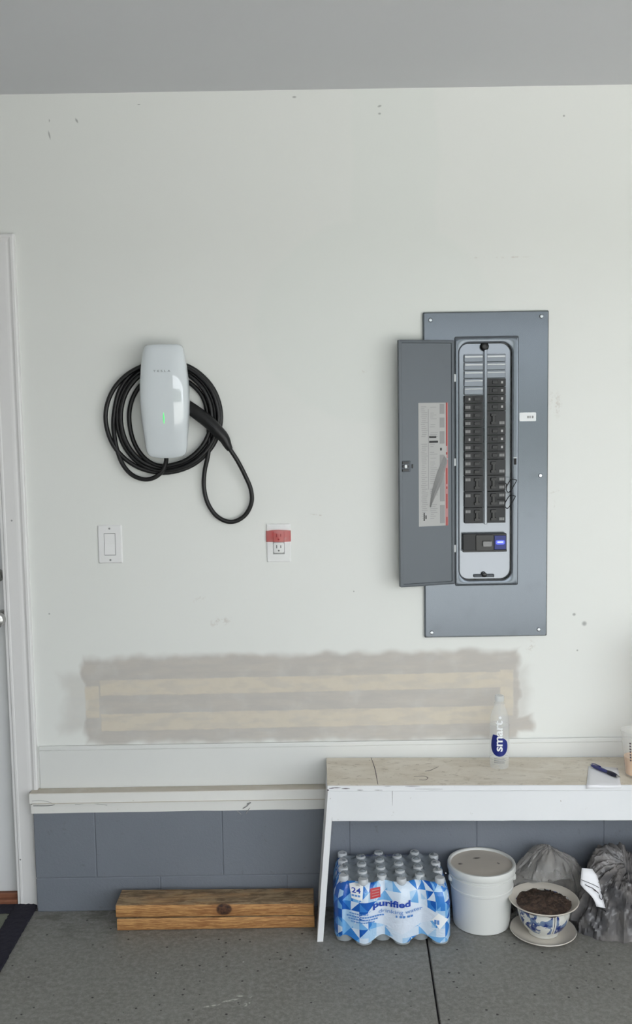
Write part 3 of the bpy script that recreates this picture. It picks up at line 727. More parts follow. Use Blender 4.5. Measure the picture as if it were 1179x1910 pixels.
# levelled reference column: x edges and heights taken at mid-panel
LX0, LX1 = P(866.8, 860, YBf).x, P(901.6, 860, YBf).x; RX0, RX1 = P(908.6, 860, YBf).x, P(943.3, 860, YBf).x
zL = lambda y: P(884, y, YBf).z; zR = lambda y: P(926, y, YBf).z
pitch_z = (zL(737) - zL(976.5)) / 16
def blank(x0_, x1_, zt2, k):
    b = BM(); box(b, (x0_, YBf + .004, zt2 - pitch_z + .0008), (x1_, YD, zt2 - .0008), .001)
    fp = build('filler_plate', b, M['filler'], pn, sm=False)
    b = BM(); rh = [.0050, .0042, .004, .0034, .003][k]
    box(b, (x0_ + .001, YBf + .0015, zt2 - .0055 - rh), (x1_ - .001, YBf + .0045, zt2 - .0055), .0006)
    build('rib', b, M['gleam'], fp, sm=False)  # bright strip stands in for the gleam on the plate
ZL0 = zL(737); ZR0 = ZL0 + pitch_z * 2.03
for k in range(5): blank(LX0, LX1, ZL0 + pitch_z * (5.05 - k), k)
for k in range(3): blank(RX0, RX1, ZR0 + pitch_z * (3.02 - k), [0, 2, 4][k])
def breaker(x0_, x1_, zt2, n, side, lab):
    zb2_ = zt2 - pitch_z * n; b = BM(); plate(b, x0_, x1_, zb2_ + .0006, zt2 - .0006, YD, YBf, .0008, .0006, 1)
    br = build('breaker', b, M['blackp'], pn, sm=False)
    wd = x1_ - x0_; tx = x0_ + wd * (.66 if side < 0 else .34)
    b = BM(); zm = (zt2 + zb2_) / 2
    if n == 1:
        box(b, (tx - .0125, YBf - .0008, zm - .0078), (tx + .0125, YBf + .001, zm + .0078), .0006)
        build('recess', b, M['blackp'], br, sm=False)
        b = BM(); tq = tx + (-.001 if side < 0 else .0035)
        loft(b, [rrect(tq - .0078, tq + .0078, zm - .0045, zm + .0045, .001, YBf, 2), rrect(tq - .0070, tq + .0072, zm - .0038, zm + .0038, .001, YBf - .0065, 2)])
        build('toggle', b, M['blackd'], br, sm=False)
    else:
        q = pitch_z / 2
        for s in (-1, 1):
            zz = zm + s * q
            loft(b, [rrect(tx - .0085, tx + .0085, zz - .0045, zz + .0045, .001, YBf, 2), rrect(tx - .0075, tx + .0078, zz - .0038, zz + .0038, .001, YBf - .0075, 2)])
        box(b, (tx - .0045, YBf - .0078, zm - q), (tx + .0035, YBf - .004, zm + q), .0008)
        build('toggle', b, M['blackd'], br, sm=False)
    if lab:
        lxx = x0_ + wd * (.18 if side < 0 else .80); b = BM()
        if lab == 'dot':
            box(b, (lxx + (.002 if side < 0 else -.003), YBf - .0006, zm - .0035), (lxx + (.007 if side < 0 else .003), YBf + .0002, zm + .0035))
        else:
            ls = [zm] if n == 1 else ([zm + pitch_z / 2] if lab == 'top' else [zm - pitch_z / 2] if lab == 'bot' else [zm + pitch_z / 2, zm - pitch_z / 2])
            for z_ in ls:
                for c_ in range(3): box(b, (lxx - .0075 + c_ * .0052, YBf - .0006, z_ - .0042), (lxx - .0075 + c_ * .0052 + .0042, YBf + .0002, z_ + .0042))
        build('rating_mark', b, M['label'] if lab == 'dot' else M['lgrey'], br, sm=False)
labs = ['dot', 'w', 'w', 'w', 'w', 'dot', 'w', 'w', 'w', 'w']
for k in range(10): breaker(LX0, LX1, ZL0 - pitch_z * k, 1, -1, labs[k])
for k in range(3): breaker(LX0, LX1, ZL0 - pitch_z * (10 + 2 * k), 2, -1, 'top')
k = 0
for n, lab in ((1, 'dot'), (1, 'dot'), (1, 'dot'), (1, 'dot'), (2, 'bot'), (1, 'dot'), (1, 'dot'), (1, 'dot'), (1, 'w'), (2, 'bot'), (2, 'both'), (2, 'both'), (2, 'bot')):
    breaker(RX0, RX1, ZR0 - pitch_z * k, n, 1, lab); k += n
# main breaker
mx0, mx1, mz0, mz1 = pr(864.5, 996.5, 945.5, 1028.5, -.03)
bm = BM(); plate(bm, mx0, mx1, mz0, mz1, YD, -.026, .002, .001, 2); mb = build('main_breaker', bm, M['blackp'], pn, sm=False)
zz = (mz0 + mz1) / 2; W = mx1 - mx0
bm = BM(); plate(bm, mx0 + W * .29, mx0 + W * .70, mz0 + .003, mz1 - .003, -.025, -.029, .002, .001, 2); build('handle_bay', bm, M['blackd'], mb, sm=False)
bm = BM(); plate(bm, mx0 + W * .44, mx0 + W * .65, zz - .011, zz + .005, -.028, -.038, .002, .0015, 2); build('handle', bm, M['lgrey'], mb, sm=False)['label'] = 'grey main switch handle'
bm = BM(); plate(bm, mx0 + W * .72, mx1 - .002, mz0 + .006, mz1 - .006, -.0255, -.0275, .002, .0006, 2); build('label', bm, M['navy'], mb, sm=False)
bm = BM(); bx0, bx1 = mx0 + W * .75, mx1 - .006; plate(bm, bx0, bx1, zz - .006, zz + .007, -.027, -.0283, .004, .0005, 4); build('glow_patch', bm, M['blueglow'], mb, sm=False)['label'] = 'blue label patch with an added glow'  # part of the blue label, made to glow though no lamp
bm = BM(); plate(bm, bx0 + .004, bx1 - .004, zz - .001, zz + .0035, -.028, -.0288, .002, .0004, 4); build('glow_patch_centre', bm, M['blueglow2'], mb, sm=False)
bm = BM(); box(bm, (mx0 - .001, -.027, mz0 - .001), (mx1 + .001, YD, mz0 + .005), .001); build('lower_lip', bm, M['blackd'], mb, sm=False)
# deadfront fasteners, latch slot
p = P(905, 646, -.02)
bm = BM(); lathe(bm, [(.0125, 0), (.0125, .006), (.010, .009), (.006, .010), (.0055, .007), (.001, .007)], (p.x, -.008, p.z), 24, 'y'); build('knob', bm, M['blackd'], pn)
p = P(904, 1072, -.02)
bm = BM(); box(bm, (p.x - .031, -.012, p.z - .009), (p.x + .031, YD, p.z - .001), .001); build('lower_clip', bm, M['pline'], pn, sm=False)
bm = BM(); lathe(bm, [(.0075, 0), (.0075, .006), (.004, .008)], (p.x, -.010, p.z - .001), 20, 'y'); build('knob', bm, M['blackd'], pn)
p = P(961, 861, -.018); bm = BM(); box(bm, (p.x - .0035, -.0195, p.z - .009), (p.x + .0035, -.016, p.z + .009), .0008); build('latch_slot', bm, M['slot'], pn, sm=False)
bm = BM(); box(bm, (p.x - .006, -.0205, p.z + .010), (p.x + .006, -.016, p.z + .013), .0008); build('latch_tab', bm, M['gleam'], pn, sm=False)
first = None
for px, py in ((803, 597), (1010, 590), (1008, 887), (805.5, 1180), (1005, 1174)):
    p = P(px, py, YC)
    if first is None:
        b = BM(); lathe(b, [(.0062, 0), (.0062, .001), (.0045, .003), (.001, .0034)], (0, 0, 0), 18, 'y'); box(b, (-.0045, -.0038, -.0006), (.0045, -.0030, .0006)); box(b, (-.0006, -.0038, -.0045), (.0006, -.0030, .0045))
        first = build('screw', b, M['screw'], pn, loc=(p.x, YC, p.z))
    else: shared('screw', first, pn, (p.x, YC, p.z))
# rating sticker on the cover
x0, x1, z0, z1 = pr(969, 769.5, 1000, 785.5, YC)
bm = BM(); plate(bm, x0, x1, z0, z1, YC, YC - .0006, .003, .0002, 4); stk = build('sticker', bm, M['whitei'], pn, sm=False); stk['label'] = 'small white rounded sticker with grey marks'
bm = BM()
for fx, ww in ((.47, .09), (.60, .07), (.74, .10)): box(bm, (x0 + (x1 - x0) * fx, YC - .0011, z0 + .009), (x0 + (x1 - x0) * (fx + ww), YC - .0006, z0 + .016))
build('print', bm, M['lgrey'], stk, sm=False)
# wire lock-off clips on the right breakers
def clip(cx, cy):
    q = [(cx - 18, cy - 2, .030), (cx - 4, cy - 2, .034), (cx - 3, cy + 11, .036), (cx + 3, cy + 13, .042), (cx + 15, cy - 6, .050), (cx + 14, cy - 9, .050), (cx + 5, cy - 9, .044), (cx - 4, cy + 5, .038)]
    b = BM(); tube(b, catmull([P(x, y, -d) for x, y, d in q], 5), .0013, 7); build('wire_clip', b, M['ink'], pn)
clip(948, 904); clip(945.5, 934)
# hinge barrels
for y_ in (705, 862, 1023):
    p = P(849, y_, -.02); b = BM(); lathe(b, [(.003, 0), (.0035, .002), (.0035, .020), (.003, .022)], (p.x - .001, -.0205, p.z - .011), 10, 'z'); build('hinge', b, M['gleam'], pn, sm=False)
# open door, hinged on the left
hx = P(848, 860, -.022).x; fx_ = P(745.5, 862, -.068).x; wd = math.hypot(hx - fx_, .046)
dzt, dzb = P(796, 634, -.045).z, P(798, 1092.5, -.045).z
ax = Vector((fx_ - hx, -.046, 0)).normalized(); nz_ = Vector((ax.y, -ax.x, 0)); nz_ = nz_ if nz_.y < 0 else -nz_
DO = Vector((hx, -.022, 0))
def D(u, z, n): return DO + ax * u + nz_ * n + Vector((0, 0, z))
def dplate(bm, u0, u1, z0_, z1_, n0, n1, r=.002, bev=.0006, k=3):
    def L_(i, n): return [D(v.x, v.z, n) for v in rrect(u0 + i, u1 - i, z0_ + i, z1_ - i, r, 0, k)]
    loft(bm, [L_(0, n0), L_(0, n1 - bev), L_(bev, n1)])
bm = BM()
def L_(i, n, r=.003): return [D(v.x, v.z, n) for v in rrect(i, wd - i, dzb + i, dzt - i, r, 0, 4)]
loft(bm, [L_(0, -.012), L_(0, 0), L_(.003, .001), L_(.008, .001), L_(.0095, -.002)]); dor = build('door', bm, M['pdoor'], pn)
# latch
def at_door(px, py): # point on the door plane through a photo pixel
    d = ray(px, py); o_ = Vector((0, -DIST, HC)); t = (DO - o_).dot(nz_) / d.dot(nz_); q = o_ + d * t; return (q - DO).dot(ax), q.z
u, z = at_door(757, 870)
bm = BM(); dplate(bm, u - .014, u + .012, z - .016, z + .016, -.002, .002); build('latch', bm, M['pline'], dor, sm=False)
bm = BM()
for dz_ in (-.011, 0, .011): dplate(bm, u - .008, u + .012, z + dz_ - .003, z + dz_ + .003, .0015, .005, .001)
dplate(bm, u - .0235, u - .019, z - .006, z + .006, -.002, .0005, .001); build('latch_teeth', bm, M['blackd'], dor, sm=False)
bm = BM(); dplate(bm, u - .002, u + .006, z - .005, z + .005, .004, .007, .002); build('latch_spring', bm, M['gleam'], dor, sm=False)
# circuit directory label
ul1, zl1 = at_door(780.5, 751.5); ul0, zl0 = at_door(836.5, 980)
ul0, ul1 = min(ul0, ul1), max(ul0, ul1); wl = ul1 - ul0; hl = zl1 - zl0
bm = BM(); dplate(bm, ul0, ul1, zl0, zl1, -.002, -.0012, .0008, .0001, 1); lb = build('directory_label', bm, M['label'], dor, sm=False); lb['label'] = 'long white printed directory label with red edge'
def lp(bm, a, b_, c, d, n=-.0008): dplate(bm, ul0 + wl * (1 - b_), ul0 + wl * (1 - a), zl1 - hl * d, zl1 - hl * c, -.0012, n, .0001, .00005, 1)   # a..b left to right, c..d top down
bm = BM()
for c, d in ((0, .35), (.40, .42), (.53, .66), (.68, .70), (.74, .86), (.93, 1.0)): lp(bm, .93, .975, c, d)
build('red_stripe', bm, M['lred'], dor, sm=False)
bm = BM()
for c, d in ((0, .36), (.36, .45), (.46, 1.0)): lp(bm, .90 if c > .4 else .95, .998, c, d, -.00095)
build('pink_stripe', bm, M['lpink'], dor, sm=False)
bm = BM()
for c, d in ((.01, .09), (.12, .20), (.23, .33), (.42, .52), (.58, .80), (.83, .98)): lp(bm, .72, .88, c, d)
rnd = random.Random(3)
for i in range(58):
    c = .03 + i * .0158
    if .27 < c < .33: continue
    lp(bm, .08 + rnd.random() * .04, .20 + rnd.random() * .12, c, c + .004)
    if rnd.random() < .8: lp(bm, .38 + rnd.random() * .03, .50 + rnd.random() * .16, c + .003, c + .007)
lp(bm, .33, .345, .05, .7)
build('print', bm, M['lgrey'], dor, sm=False)
for q4 in ((.36, .60, .268, .284), (.36, .66, .305, .322), (.73, .79, .365, .385), (.16, .20, .89, .955), (.22, .26, .91, .94)):
    bm = BM(); lp(bm, *q4); build('black_bar', bm, M['ink'], lb, sm=False)
# curled torn strip of clear protector lying over the label
bm = BM(); s0 = [(829, 850), (816, 880), (806, 915), (802, 945)]; s1 = [(834, 862), (824, 900), (812, 925), (803, 947)]
rowsx = []
for (a, b_), (c, d) in zip(s0, s1):
    ua, za = at_door(a, b_); ub, zb3 = at_door(c, d); rowsx.append([D(ua, za, .000), D((ua + ub) / 2, (za + zb3) / 2, .006), D(ub, zb3, .001)])
loft(bm, rowsx, False, (False, False)); build('torn_strip', bm, M['lgrey'], dor)
# ================================================================== BENCH
zb0 = .462
bl = F(610, 1466, zb0); BYF = bl.y; bxl = bl.x + .001
tl = -.012 / .85     # the bench leans slightly down to the right
bz = lambda x: zb0 + tl * (x - bxl)
BXR = 1.46
be = thing('bench', (bxl, BYF / 2, 0), 'low white painted wooden bench with worn cream top against the wall', 'bench')
def bslab(name, x0_, x1_, y0_, y1_, dz0_, dz1_, m, n=60, wob=.0006, bev=.0015):
    b = BM(); L = []
    for i in range(n + 1):
        x = x0_ + (x1_ - x0_) * i / n; w_ = wob * mn.noise((x * 14, dz0_ * 9, 2)); w2 = wob * mn.noise((x * 30, dz1_ * 9, 7))
        L.append([Vector((x, y0_ + w_ + bev, bz(x) + dz0_ + w2)), Vector((x, y1_, bz(x) + dz0_)), Vector((x, y1_, bz(x) + dz1_)), Vector((x, y0_ + w_ + bev, bz(x) + dz1_)), Vector((x, y0_ + w_, bz(x) + dz1_ - bev)), Vector((x, y0_ + w_, bz(x) + dz0_ + bev + w2))])
    loft(b, L); return build(name, b, m, be, sm=False)
split = F(692, 1410, zb0).x
bslab('seat_board', bxl, BXR, BYF + .004, -.012, -.0155, 0, M['benchtop'])
bslab('front_edging', bxl, BXR, BYF, BYF + .004, -.0155, -.0002, M['benchwhite'], 90, .0012, .001)
ax0 = P(620, 1500, BYF).x
bslab('apron', ax0 - .012, BXR - .02, BYF + .006, BYF + .024, -.106, -.0165, M['benchwhite'])
# splayed end panel, notched over the ledge
lf = F(595, 1755); 
for sgn, xt_, xb_ in ((1, bxl + .010, lf.x + .0035), (-1, BXR - .010, BXR + .004)):
    b = BM(); zt3 = bz(xt_) - .0160; prof_ = [(BYF + .003, 0), (YF - .016, 0), (YF - .016, .385), (-.014, .385), (-.014, zt3), (BYF + .001, zt3)]
    th = .0085
    def sx(z): return xt_ + (xb_ - xt_) * (1 - z / zt3)
    loft(b, [[Vector((sx(z) - th, y, z)) for y, z in prof_], [Vector((sx(z) + th, y, z)) for y, z in prof_]]); build('end_panel', b, M['benchwhite'], be, sm=False)
# cracks and lost paint on the top and rim
def bt(px, py): return F(px, py, zb0 + .0002)
bm = BM()
def crack(bm, pts, r=.0009):
    pts = [Vector((q.x, q.y, bz(q.x) + .0001)) for q in pts]; tube(bm, pts, [r * (.6 + .4 * math.sin(PI * i / (len(pts) - 1))) for i in range(len(pts))], 5)
crack(bm, catmull([bt(692, 1412), bt(697, 1425), bt(701, 1440), bt(705, 1462)], 4), .0011)
crack(bm, catmull([bt(793, 1436), bt(803, 1434), bt(812, 1430), bt(818, 1427)], 4), .0009)
crack(bm, catmull([bt(772, 1446), bt(790, 1445), bt(798, 1448), bt(794, 1452), bt(782, 1452)], 4), .0008)
build('crack', bm, M['chip'], be)
bm = BM()
for px, py, w_, h_ in ((618, 1470.5, 5, 1.3), (627, 1469.5, 9, 1.6), (645, 1471, 8, 1.7), (672, 1474, 6, 1.1), (706, 1474, 8, .9), (770, 1467, 14, .7), (722, 1467, 8, .7), (800, 1472, 26, .5), (612, 1474, 2, 3)):
    a = P(px - w_, py, BYF - .001); b_ = P(px + w_, py, BYF - .001); hz = h_ * .0007
    yq = BYF - .0006
    L1 = []; 
    for i in range(7):
        t = i / 6; x = a.x + (b_.x - a.x) * t; z = a.z + (b_.z - a.z) * t; k_ = hz * math.sin(PI * (t * .9 + .05)) * (1 + .5 * mn.noise((x * 200, 0, 0))); L1.append([Vector((x, yq, z - k_)), Vector((x, yq, z + k_)), Vector((x, yq + .003, z + k_)), Vector((x, yq + .003, z - k_))])
    loft(bm, L1)
for px, y0_, y1_ in ((619, 1474, 1560), (732, 1476, 1504)):
    a = P(px, y0_, BYF); b_ = P(px + .5, y1_, BYF); wv = .0011 if px < 700 else .0006
    loft(bm, [[Vector((a.x - wv, BYF + .0052, a.z)), Vector((a.x + wv, BYF + .0052, a.z)), Vector((a.x, BYF + .009, a.z))], [Vector((b_.x - wv * .3, BYF + .0052, b_.z)), Vector((b_.x + wv * .3, BYF + .0052, b_.z)), Vector((b_.x, BYF + .009, b_.z))]])
build('paint_chip', bm, M['chip'], be, sm=False)
def on_bench(px, py):
    q = F(px, py, zb0)
    for _ in range(3): q = F(px, py, bz(q.x))
    return q

# ================================================================== THINGS ON THE BENCH
# --- clear water bottle
pb = on_bench(931.5, 1431); rb = .0285; hb = P(931, 1297, pb.y).z - pb.z
bo = thing('water_bottle', pb, 'tall clear plastic water bottle with a dark blue drop label on bench', 'bottle')
prof_ = [(.020, .0), (.0265, .003), (.0285, .009), (.0283, .02), (rb, .03), (rb, hb * .60), (.0275, hb * .68), (.0235, hb * .76), (.0175, hb * .835), (.0135, hb * .87), (.0128, hb * .885)]
bm = BM(); lathe(bm, prof_ + [(.0155, hb * .888), (.0155, hb * .90), (.0125, hb * .905), (.0125, hb)], pb, 48, caps=(True, False)); build('body', bm, M['petbottle'], bo)
bm = BM(); lathe(bm, [(.0135, hb * .925), (.0138, hb * .93), (.0138, hb * .985), (.0128, hb)], pb, 32); build('cap', bm, film('clear_cap', (.75, .78, .8, 1), .35, .2), bo)
bm = BM()
for zt4 in (.03, .6): tube(bm, [Vector((pb.x + (rb + .0002) * math.cos(2 * PI * i / 40), pb.y + (rb + .0002) * math.sin(2 * PI * i / 40), pb.z + (.03 if zt4 < .1 else hb * .60))) for i in range(40)], .0006, 5, True)
build('label_rim', bm, M['petbottle'], bo)
face = math.atan2(-DIST - pb.y, -pb.x)      # direction towards the doorway
def wrap(bm, r, cz):     # mesh in (x right, y up) onto the bottle
    for v in bm.verts:
        a = face + v.co.x / r; v.co = Vector((pb.x + r * math.cos(a), pb.y + r * math.sin(a), cz + v.co.y))
    return bm
sc_ = .00161
zdrop = P(932, 1393, pb.y - rb).z
bm = BM(); N = 48; rows_ = []
for j in range(9):
    k_ = j / 8; ring = []
    for i in range(N):
        a = 2 * PI * i / N; rr_ = 1.0; x, y = math.cos(a) * .0275, math.sin(a) * .0300
        da = abs((a - R(128) + PI) % (2 * PI) - PI)
        if da < R(46): ex = (1 - da / R(46)) ** 1.6 * .42; x *= 1 + ex * .45; y *= 1 + ex * 1.1
        if abs((a - R(62) + PI) % (2 * PI) - PI) < R(30): y *= .92
        ring.append(Vector((x * k_, y * k_, 0)))
    rows_.append(ring)
rows_[0] = [Vector((0, 0, 0)) + v * .001 for v in rows_[1]]
loft(bm, rows_, True, (False, False)); wrap(bm, rb + .0005, zdrop); build('drop_emblem', bm, M['navy'], bo, sm=True)['label'] = 'dark blue drop shaped emblem'
tb_ = fit_width(text_mesh('smart', .03, .95, .0006), .093, .0215); subdiv_long(tb_, .004)
for v in tb_.verts: v.co = Vector((-v.co.y, v.co.x, 0))
zt5 = P(932, 1373, pb.y - rb).z
for v in tb_.verts: v.co.x = v.co.x - .001
wrap(tb_, rb + .0010, zt5); build('lettering', tb_, M['whitei'], bo, sm=False)['label'] = 'white lettering reading up the bottle'
bm = BM(); N = 16; lathe_c = P(932, 1339, pb.y - rb)
loft(bm, [[Vector((math.cos(2 * PI * i / N) * .0042 + .002, math.sin(2 * PI * i / N) * .0042, 0)) for i in range(N)], [Vector((math.cos(2 * PI * i / N) * .001 + .002, math.sin(2 * PI * i / N) * .001, 0)) for i in range(N)]], True, (False, True)); wrap(bm, rb * .985 + .001, lathe_c.z); build('dot', bm, M['whitei'], bo, sm=False)
bm = BM()
for i in range(3):
    for sgn in (0,):
        z = P(932, 1417 + i * 3.4, pb.y - rb).z - zdrop
        vs = [[Vector((-.016 + .032 * j / 12, z, 0)) for j in range(13)], [Vector((-.016 + .032 * j / 12, z + .0026, 0)) for j in range(13)]]
        loft(bm, vs, False, (False, False))
wrap(bm, rb + .0006, zdrop); build('small_print', bm, M['lgrey'], bo, sm=False)
bm = BM(); loft(bm, [[Vector((.0375, -.002 + .065 * j / 6, 0)) for j in range(7)], [Vector((.0395, -.002 + .065 * j / 6, 0)) for j in range(7)]], False, (False, False)); wrap(bm, rb + .0006, zdrop); build('side_print', bm, M['ink'], bo, sm=False)
# --- paper slip, drooping over the front edge
q = [on_bench(1098, 1430), on_bench(1152.5, 1433), on_bench(1158, 1464), on_bench(1094, 1466)]
bm = BM(); vs = []
fl_ = lambda t, a, b_: a.lerp(b_, t)
for j in range(7):
    t = j / 6; r_ = []
    for i in range(9):
        s_ = i / 8; a = fl_(t, q[0], q[3]); b_ = fl_(t, q[1], q[2]); v = fl_(s_, a, b_)
        r_.append(Vector((v.x, v.y, bz(v.x) + .0010 + .0008 * (1 + mn.noise((s_ * 3, t * 3, 4))))))
    vs.append(r_)
vs.append([Vector((v.x, BYF - .0035, bz(v.x) + .0004)) for v in vs[-1]]); vs.append([Vector((v.x - .001, BYF - .0055, bz(v.x) - .008 + .003 * i / 8)) for i, v in enumerate(vs[-1])])
loft(bm, vs, False, (False, False)); pa = build('paper_slip', bm, M['paper']); md = pa.modifiers.new('thickness', 'SOLIDIFY'); md.thickness = .0004
tag(pa, 'white slip of paper under the blue pen at the bench front edge', 'paper')
# --- pen
p0 = on_bench(1101, 1431.5); p1 = on_bench(1157, 1455); zp = bz(p0.x) + .0085; p0.z = zp; p1.z = zp - .001
dv = (p1 - p0); Lp = dv.length; dn = dv.normalized()
pe = thing('ballpoint_pen', (p0 + p1) / 2, 'dark blue ballpoint pen lying across the white paper slip', 'pen')
def seg(name, t0, t1, rs, m):
    b = BM(); n = len(rs); tube(b, [p0 + dv * (t0 + (t1 - t0) * i / (n - 1)) for i in range(n)], rs, 14); return build(name, b, m, pe)
seg('clicker', 0, .06, [.0018, .0024, .0024], M['steel']); seg('barrel', .05, .62, [.0036, .0052, .0060, .0062, .0058, .0052, .0050], M['penblue'])
seg('grip', .60, .90, [.0056, .0060, .0064, .0062, .0054, .0046], M['pengrip']); seg('tip', .90, 1.0, [.0042, .0028, .0010], M['steel'])
bm = BM(); up = Vector((0, 0, 1)); a = p0 + dv * .05 + up * .0055; tube(bm, [a, p0 + dv * .18 + up * .0085, p0 + dv * .36 + up * .0075], [.0012, .0014, .0014], 6); build('clip', bm, M['penblue'], pe)
# --- clear cup with orange drink
pc = on_bench(1186, 1446); pc.z += .0015; cl = .034
hc_ = P(1176, 1362, pc.y).z - pc.z
cu = thing('drinking_cup', pc, 'clear plastic cup with pale orange drink at the right end of bench', 'cup')
r0_, r1_ = .030, .043
bm = BM(); lathe(bm, [(r0_ - .003, 0), (r0_, .002), (r1_, hc_ - .004), (r1_ + .0018, hc_ - .003), (r1_ + .0018, hc_), (r1_ - .0012, hc_), (r0_ - .0015, .004), (.001, .004)], pc, 40, caps=(True, True)); build('cup_wall', bm, M['cupclear'], cu)
fl2 = .42; rl = r0_ + (r1_ - r0_) * fl2 - .0018
bm = BM(); lathe(bm, [(r0_ - .002, .0045), (rl, hc_ * fl2)], pc, 32); build('drink', bm, M['orange'], cu)
bm = BM(); fc = math.atan2(-DIST - pc.y, -pc.x)
for i in range(7):
    z = .050 + i * .0085; rq = r0_ + (r1_ - r0_) * z / hc_ + .0006; a = fc - .42
    L1 = []
    for dz_ in (0, .0045 + .001 * (i % 2)):
        L1.append([pc + Vector((rq * math.cos(a + k_), rq * math.sin(a + k_), z + dz_)) for k_ in (-.06, 0, .06)])
    loft(bm, L1, False, (False, False))
build('printed_marks', bm, M['chip'], cu, sm=False)
# --- carton added on the bench out of view to shade the corner
cxx = 1.03; czz = bz(cxx)
bm = BM(); box(bm, (cxx, -.22, bz(cxx)), (cxx + .34, -.02, bz(cxx) + .40), .002); ct_ = build('added_shade_box', bm, M['card'], sm=False); tag(ct_, 'unseen brown box added on the bench to shade the corner', 'box')

bm = BM(); box(bm, (1.50, -.78, 0), (2.05, -.30, .62), .002); cb2 = build('added_shade_box', bm, M['card'], sm=False); tag(cb2, 'large unseen brown box added on the floor to shade under the bench', 'box')  # box added out of view to block light from the right
# ================================================================== PLANKS
pl0, pl1 = F(218, 1737.5), F(588, 1730)
xa, xb = pl0.x, pl1.x - .002
def plank(name_label, x0_, x1_, y0_, y1_, z0_, z1_, knot=None, m=None, lift=0.0):
    b = BM(); n = 26; L = []
    for i in range(n + 1):
        x = x0_ + (x1_ - x0_) * i / n; w_ = .0012 * mn.noise((x * 5, z0_ * 30, 1)); e = .0042
        e2 = e * .3; dz9 = lift * (1 - i / n); L.append([Vector((x, y + w_, z + dz9)) for y, z in ((y0_ + e, z0_), (y1_ - e, z0_), (y1_, z0_ + e), (y1_, z1_ - e), (y1_ - e, z1_), (y0_ + e, z1_), (y0_ + e2, z1_ - e2), (y0_, z1_ - e), (y0_, z0_ + e), (y0_ + e2, z0_ + e2))])
    loft(b, L); o = build('wooden_plank', b, m or M['wood']); tag(o, name_label, 'plank', 'stacked planks on the floor')
yf_ = (pl0.y + pl1.y) / 2
plank('lower of two stacked pine planks, flat on the concrete floor', xa + .001, xb, yf_, yf_ + .098, .0004, .0378)
plank('upper of two stacked pine planks, with a dark round knot', xa - .001, xb - .002, yf_ - .001, yf_ + .096, .0384, .0762, lift=.0038, m=wood_material(P(418, 1694, yf_).x - (xa + xb - .003) / 2))

# ================================================================== SHRINK-WRAPPED WATER BOTTLES
cols = [.063 + .0545 * i for i in range(6)]
pk = thing('water_bottle_pack', ((cols[0] + cols[-1]) / 2, -.16, 0), 'shrink wrapped pack of water bottles in blue patterned film under the bench', 'bottle pack')
bprof = [(.019, .0), (.0245, .003), (.026, .010), (.0255, .05), (.0235, .06), (.0255, .07), (.026, .118), (.0235, .138), (.0165, .158), (.0122, .168), (.0122, .176)]
proto = None; centers = []
for i, x in enumerate(cols):
    for j in range(4):
        y = -(.076 if i % 2 == 0 else .100) - .048 * j; centers.append((x, y))
        if proto is None:
            b = BM(); lathe(b, bprof, (0, 0, 0), 20); proto = build('bottle', b, film('clear_bottle_small', (.6, .66, .7, 1), .5, .1), pk, loc=(x, y, .001))
            b = BM(); lathe(b, [(.0138, 0), (.0142, .002), (.0142, .012), (.0125, .0145), (.004, .015)], (0, 0, 0), 18); cproto = build('cap', b, M['cap'], proto, loc=(x, y, .176))
        else:
            bo_ = shared('bottle', proto, pk, (x, y, .001)); cc = cproto.copy(); C.objects.link(cc); cc.parent = bo_
# film
xA, xB = cols[0] - .029, cols[-1] + .029
def wave(x): return .5 + .5 * math.cos(2 * PI * (x - cols[1]) / .109)      # 1 at the near columns
def front(x):
    return -.2520 - .0200 * wave(x) ** .8
planp = []
nf = 84
for i in range(nf + 1):
    t = i / nf; x = xA + .022 + (xB - xA - .034) * t; planp.append((x, front(x)))
# right side, back, left side
right = [(xB - .006, -.258), (xB, -.243), (xB + .001, -.225), (xB - .001, -.20), (xB + .001, -.175), (xB - .001, -.15), (xB + .001, -.125), (xB - .001, -.10), (xB, -.075), (xB - .012, -.056), (xB - .03, -.0505)]
back = [(xB - .03 - (xB - xA - .05) * i / 14, -.0500) for i in range(1, 15)]
left = [(xA + .006, -.056), (xA, -.07), (xA - .001, -.095), (xA + .001, -.12), (xA - .001, -.145), (xA + .001, -.17), (xA - .001, -.195), (xA, -.215), (xA + .004, -.232), (xA + .012, -.244)]
planp += right + back + left
NP = len(planp); ccx = (xA + xB) / 2; ccy = -.155
al = [0]
for (a, b_), (c, d) in zip(planp, planp[1:]): al.append(al[-1] + math.hypot(c - a, d - b_))
def inset(k): return [(ccx + (x - ccx) * (1 - k / (.5 * (xB - xA))), ccy + (y - ccy) * (1 - k / .1)) for x, y in planp]
def toph(x, y):
    h = 0
    for cx_, cy_ in centers:
        d = math.hypot(x - cx_, y - cy_); h = max(h, math.exp(-(d / .0155) ** 4))
    return .1765 + .0185 * h
side = [(None, 0), (.035, 0), (.06, .0), (.09, 0), (.12, .0), (.142, .003), (.160, .008), (.173, .014), (.179, .021)]
bm = BM(); uvl = bm.loops.layers.uv.new('uv'); rows_ = []; vv = {}
for z, ins in side:
    r_ = []
    for i, (x, y) in enumerate(inset(ins)):
        zz = z if z is not None else (.010 + .018 * (1 - wave(planp[i][0])) if i <= nf else .016)
        zz += .002 * mn.noise((x * 40, zz * 30, 5)) if z else 0
        v = bm.verts.new((x, y + (.0015 * mn.noise((x * 50, zz * 40, 0))), zz)); vv[v] = (al[i], zz); r_.append(v)
    rows_.append(r_)
rings = 24
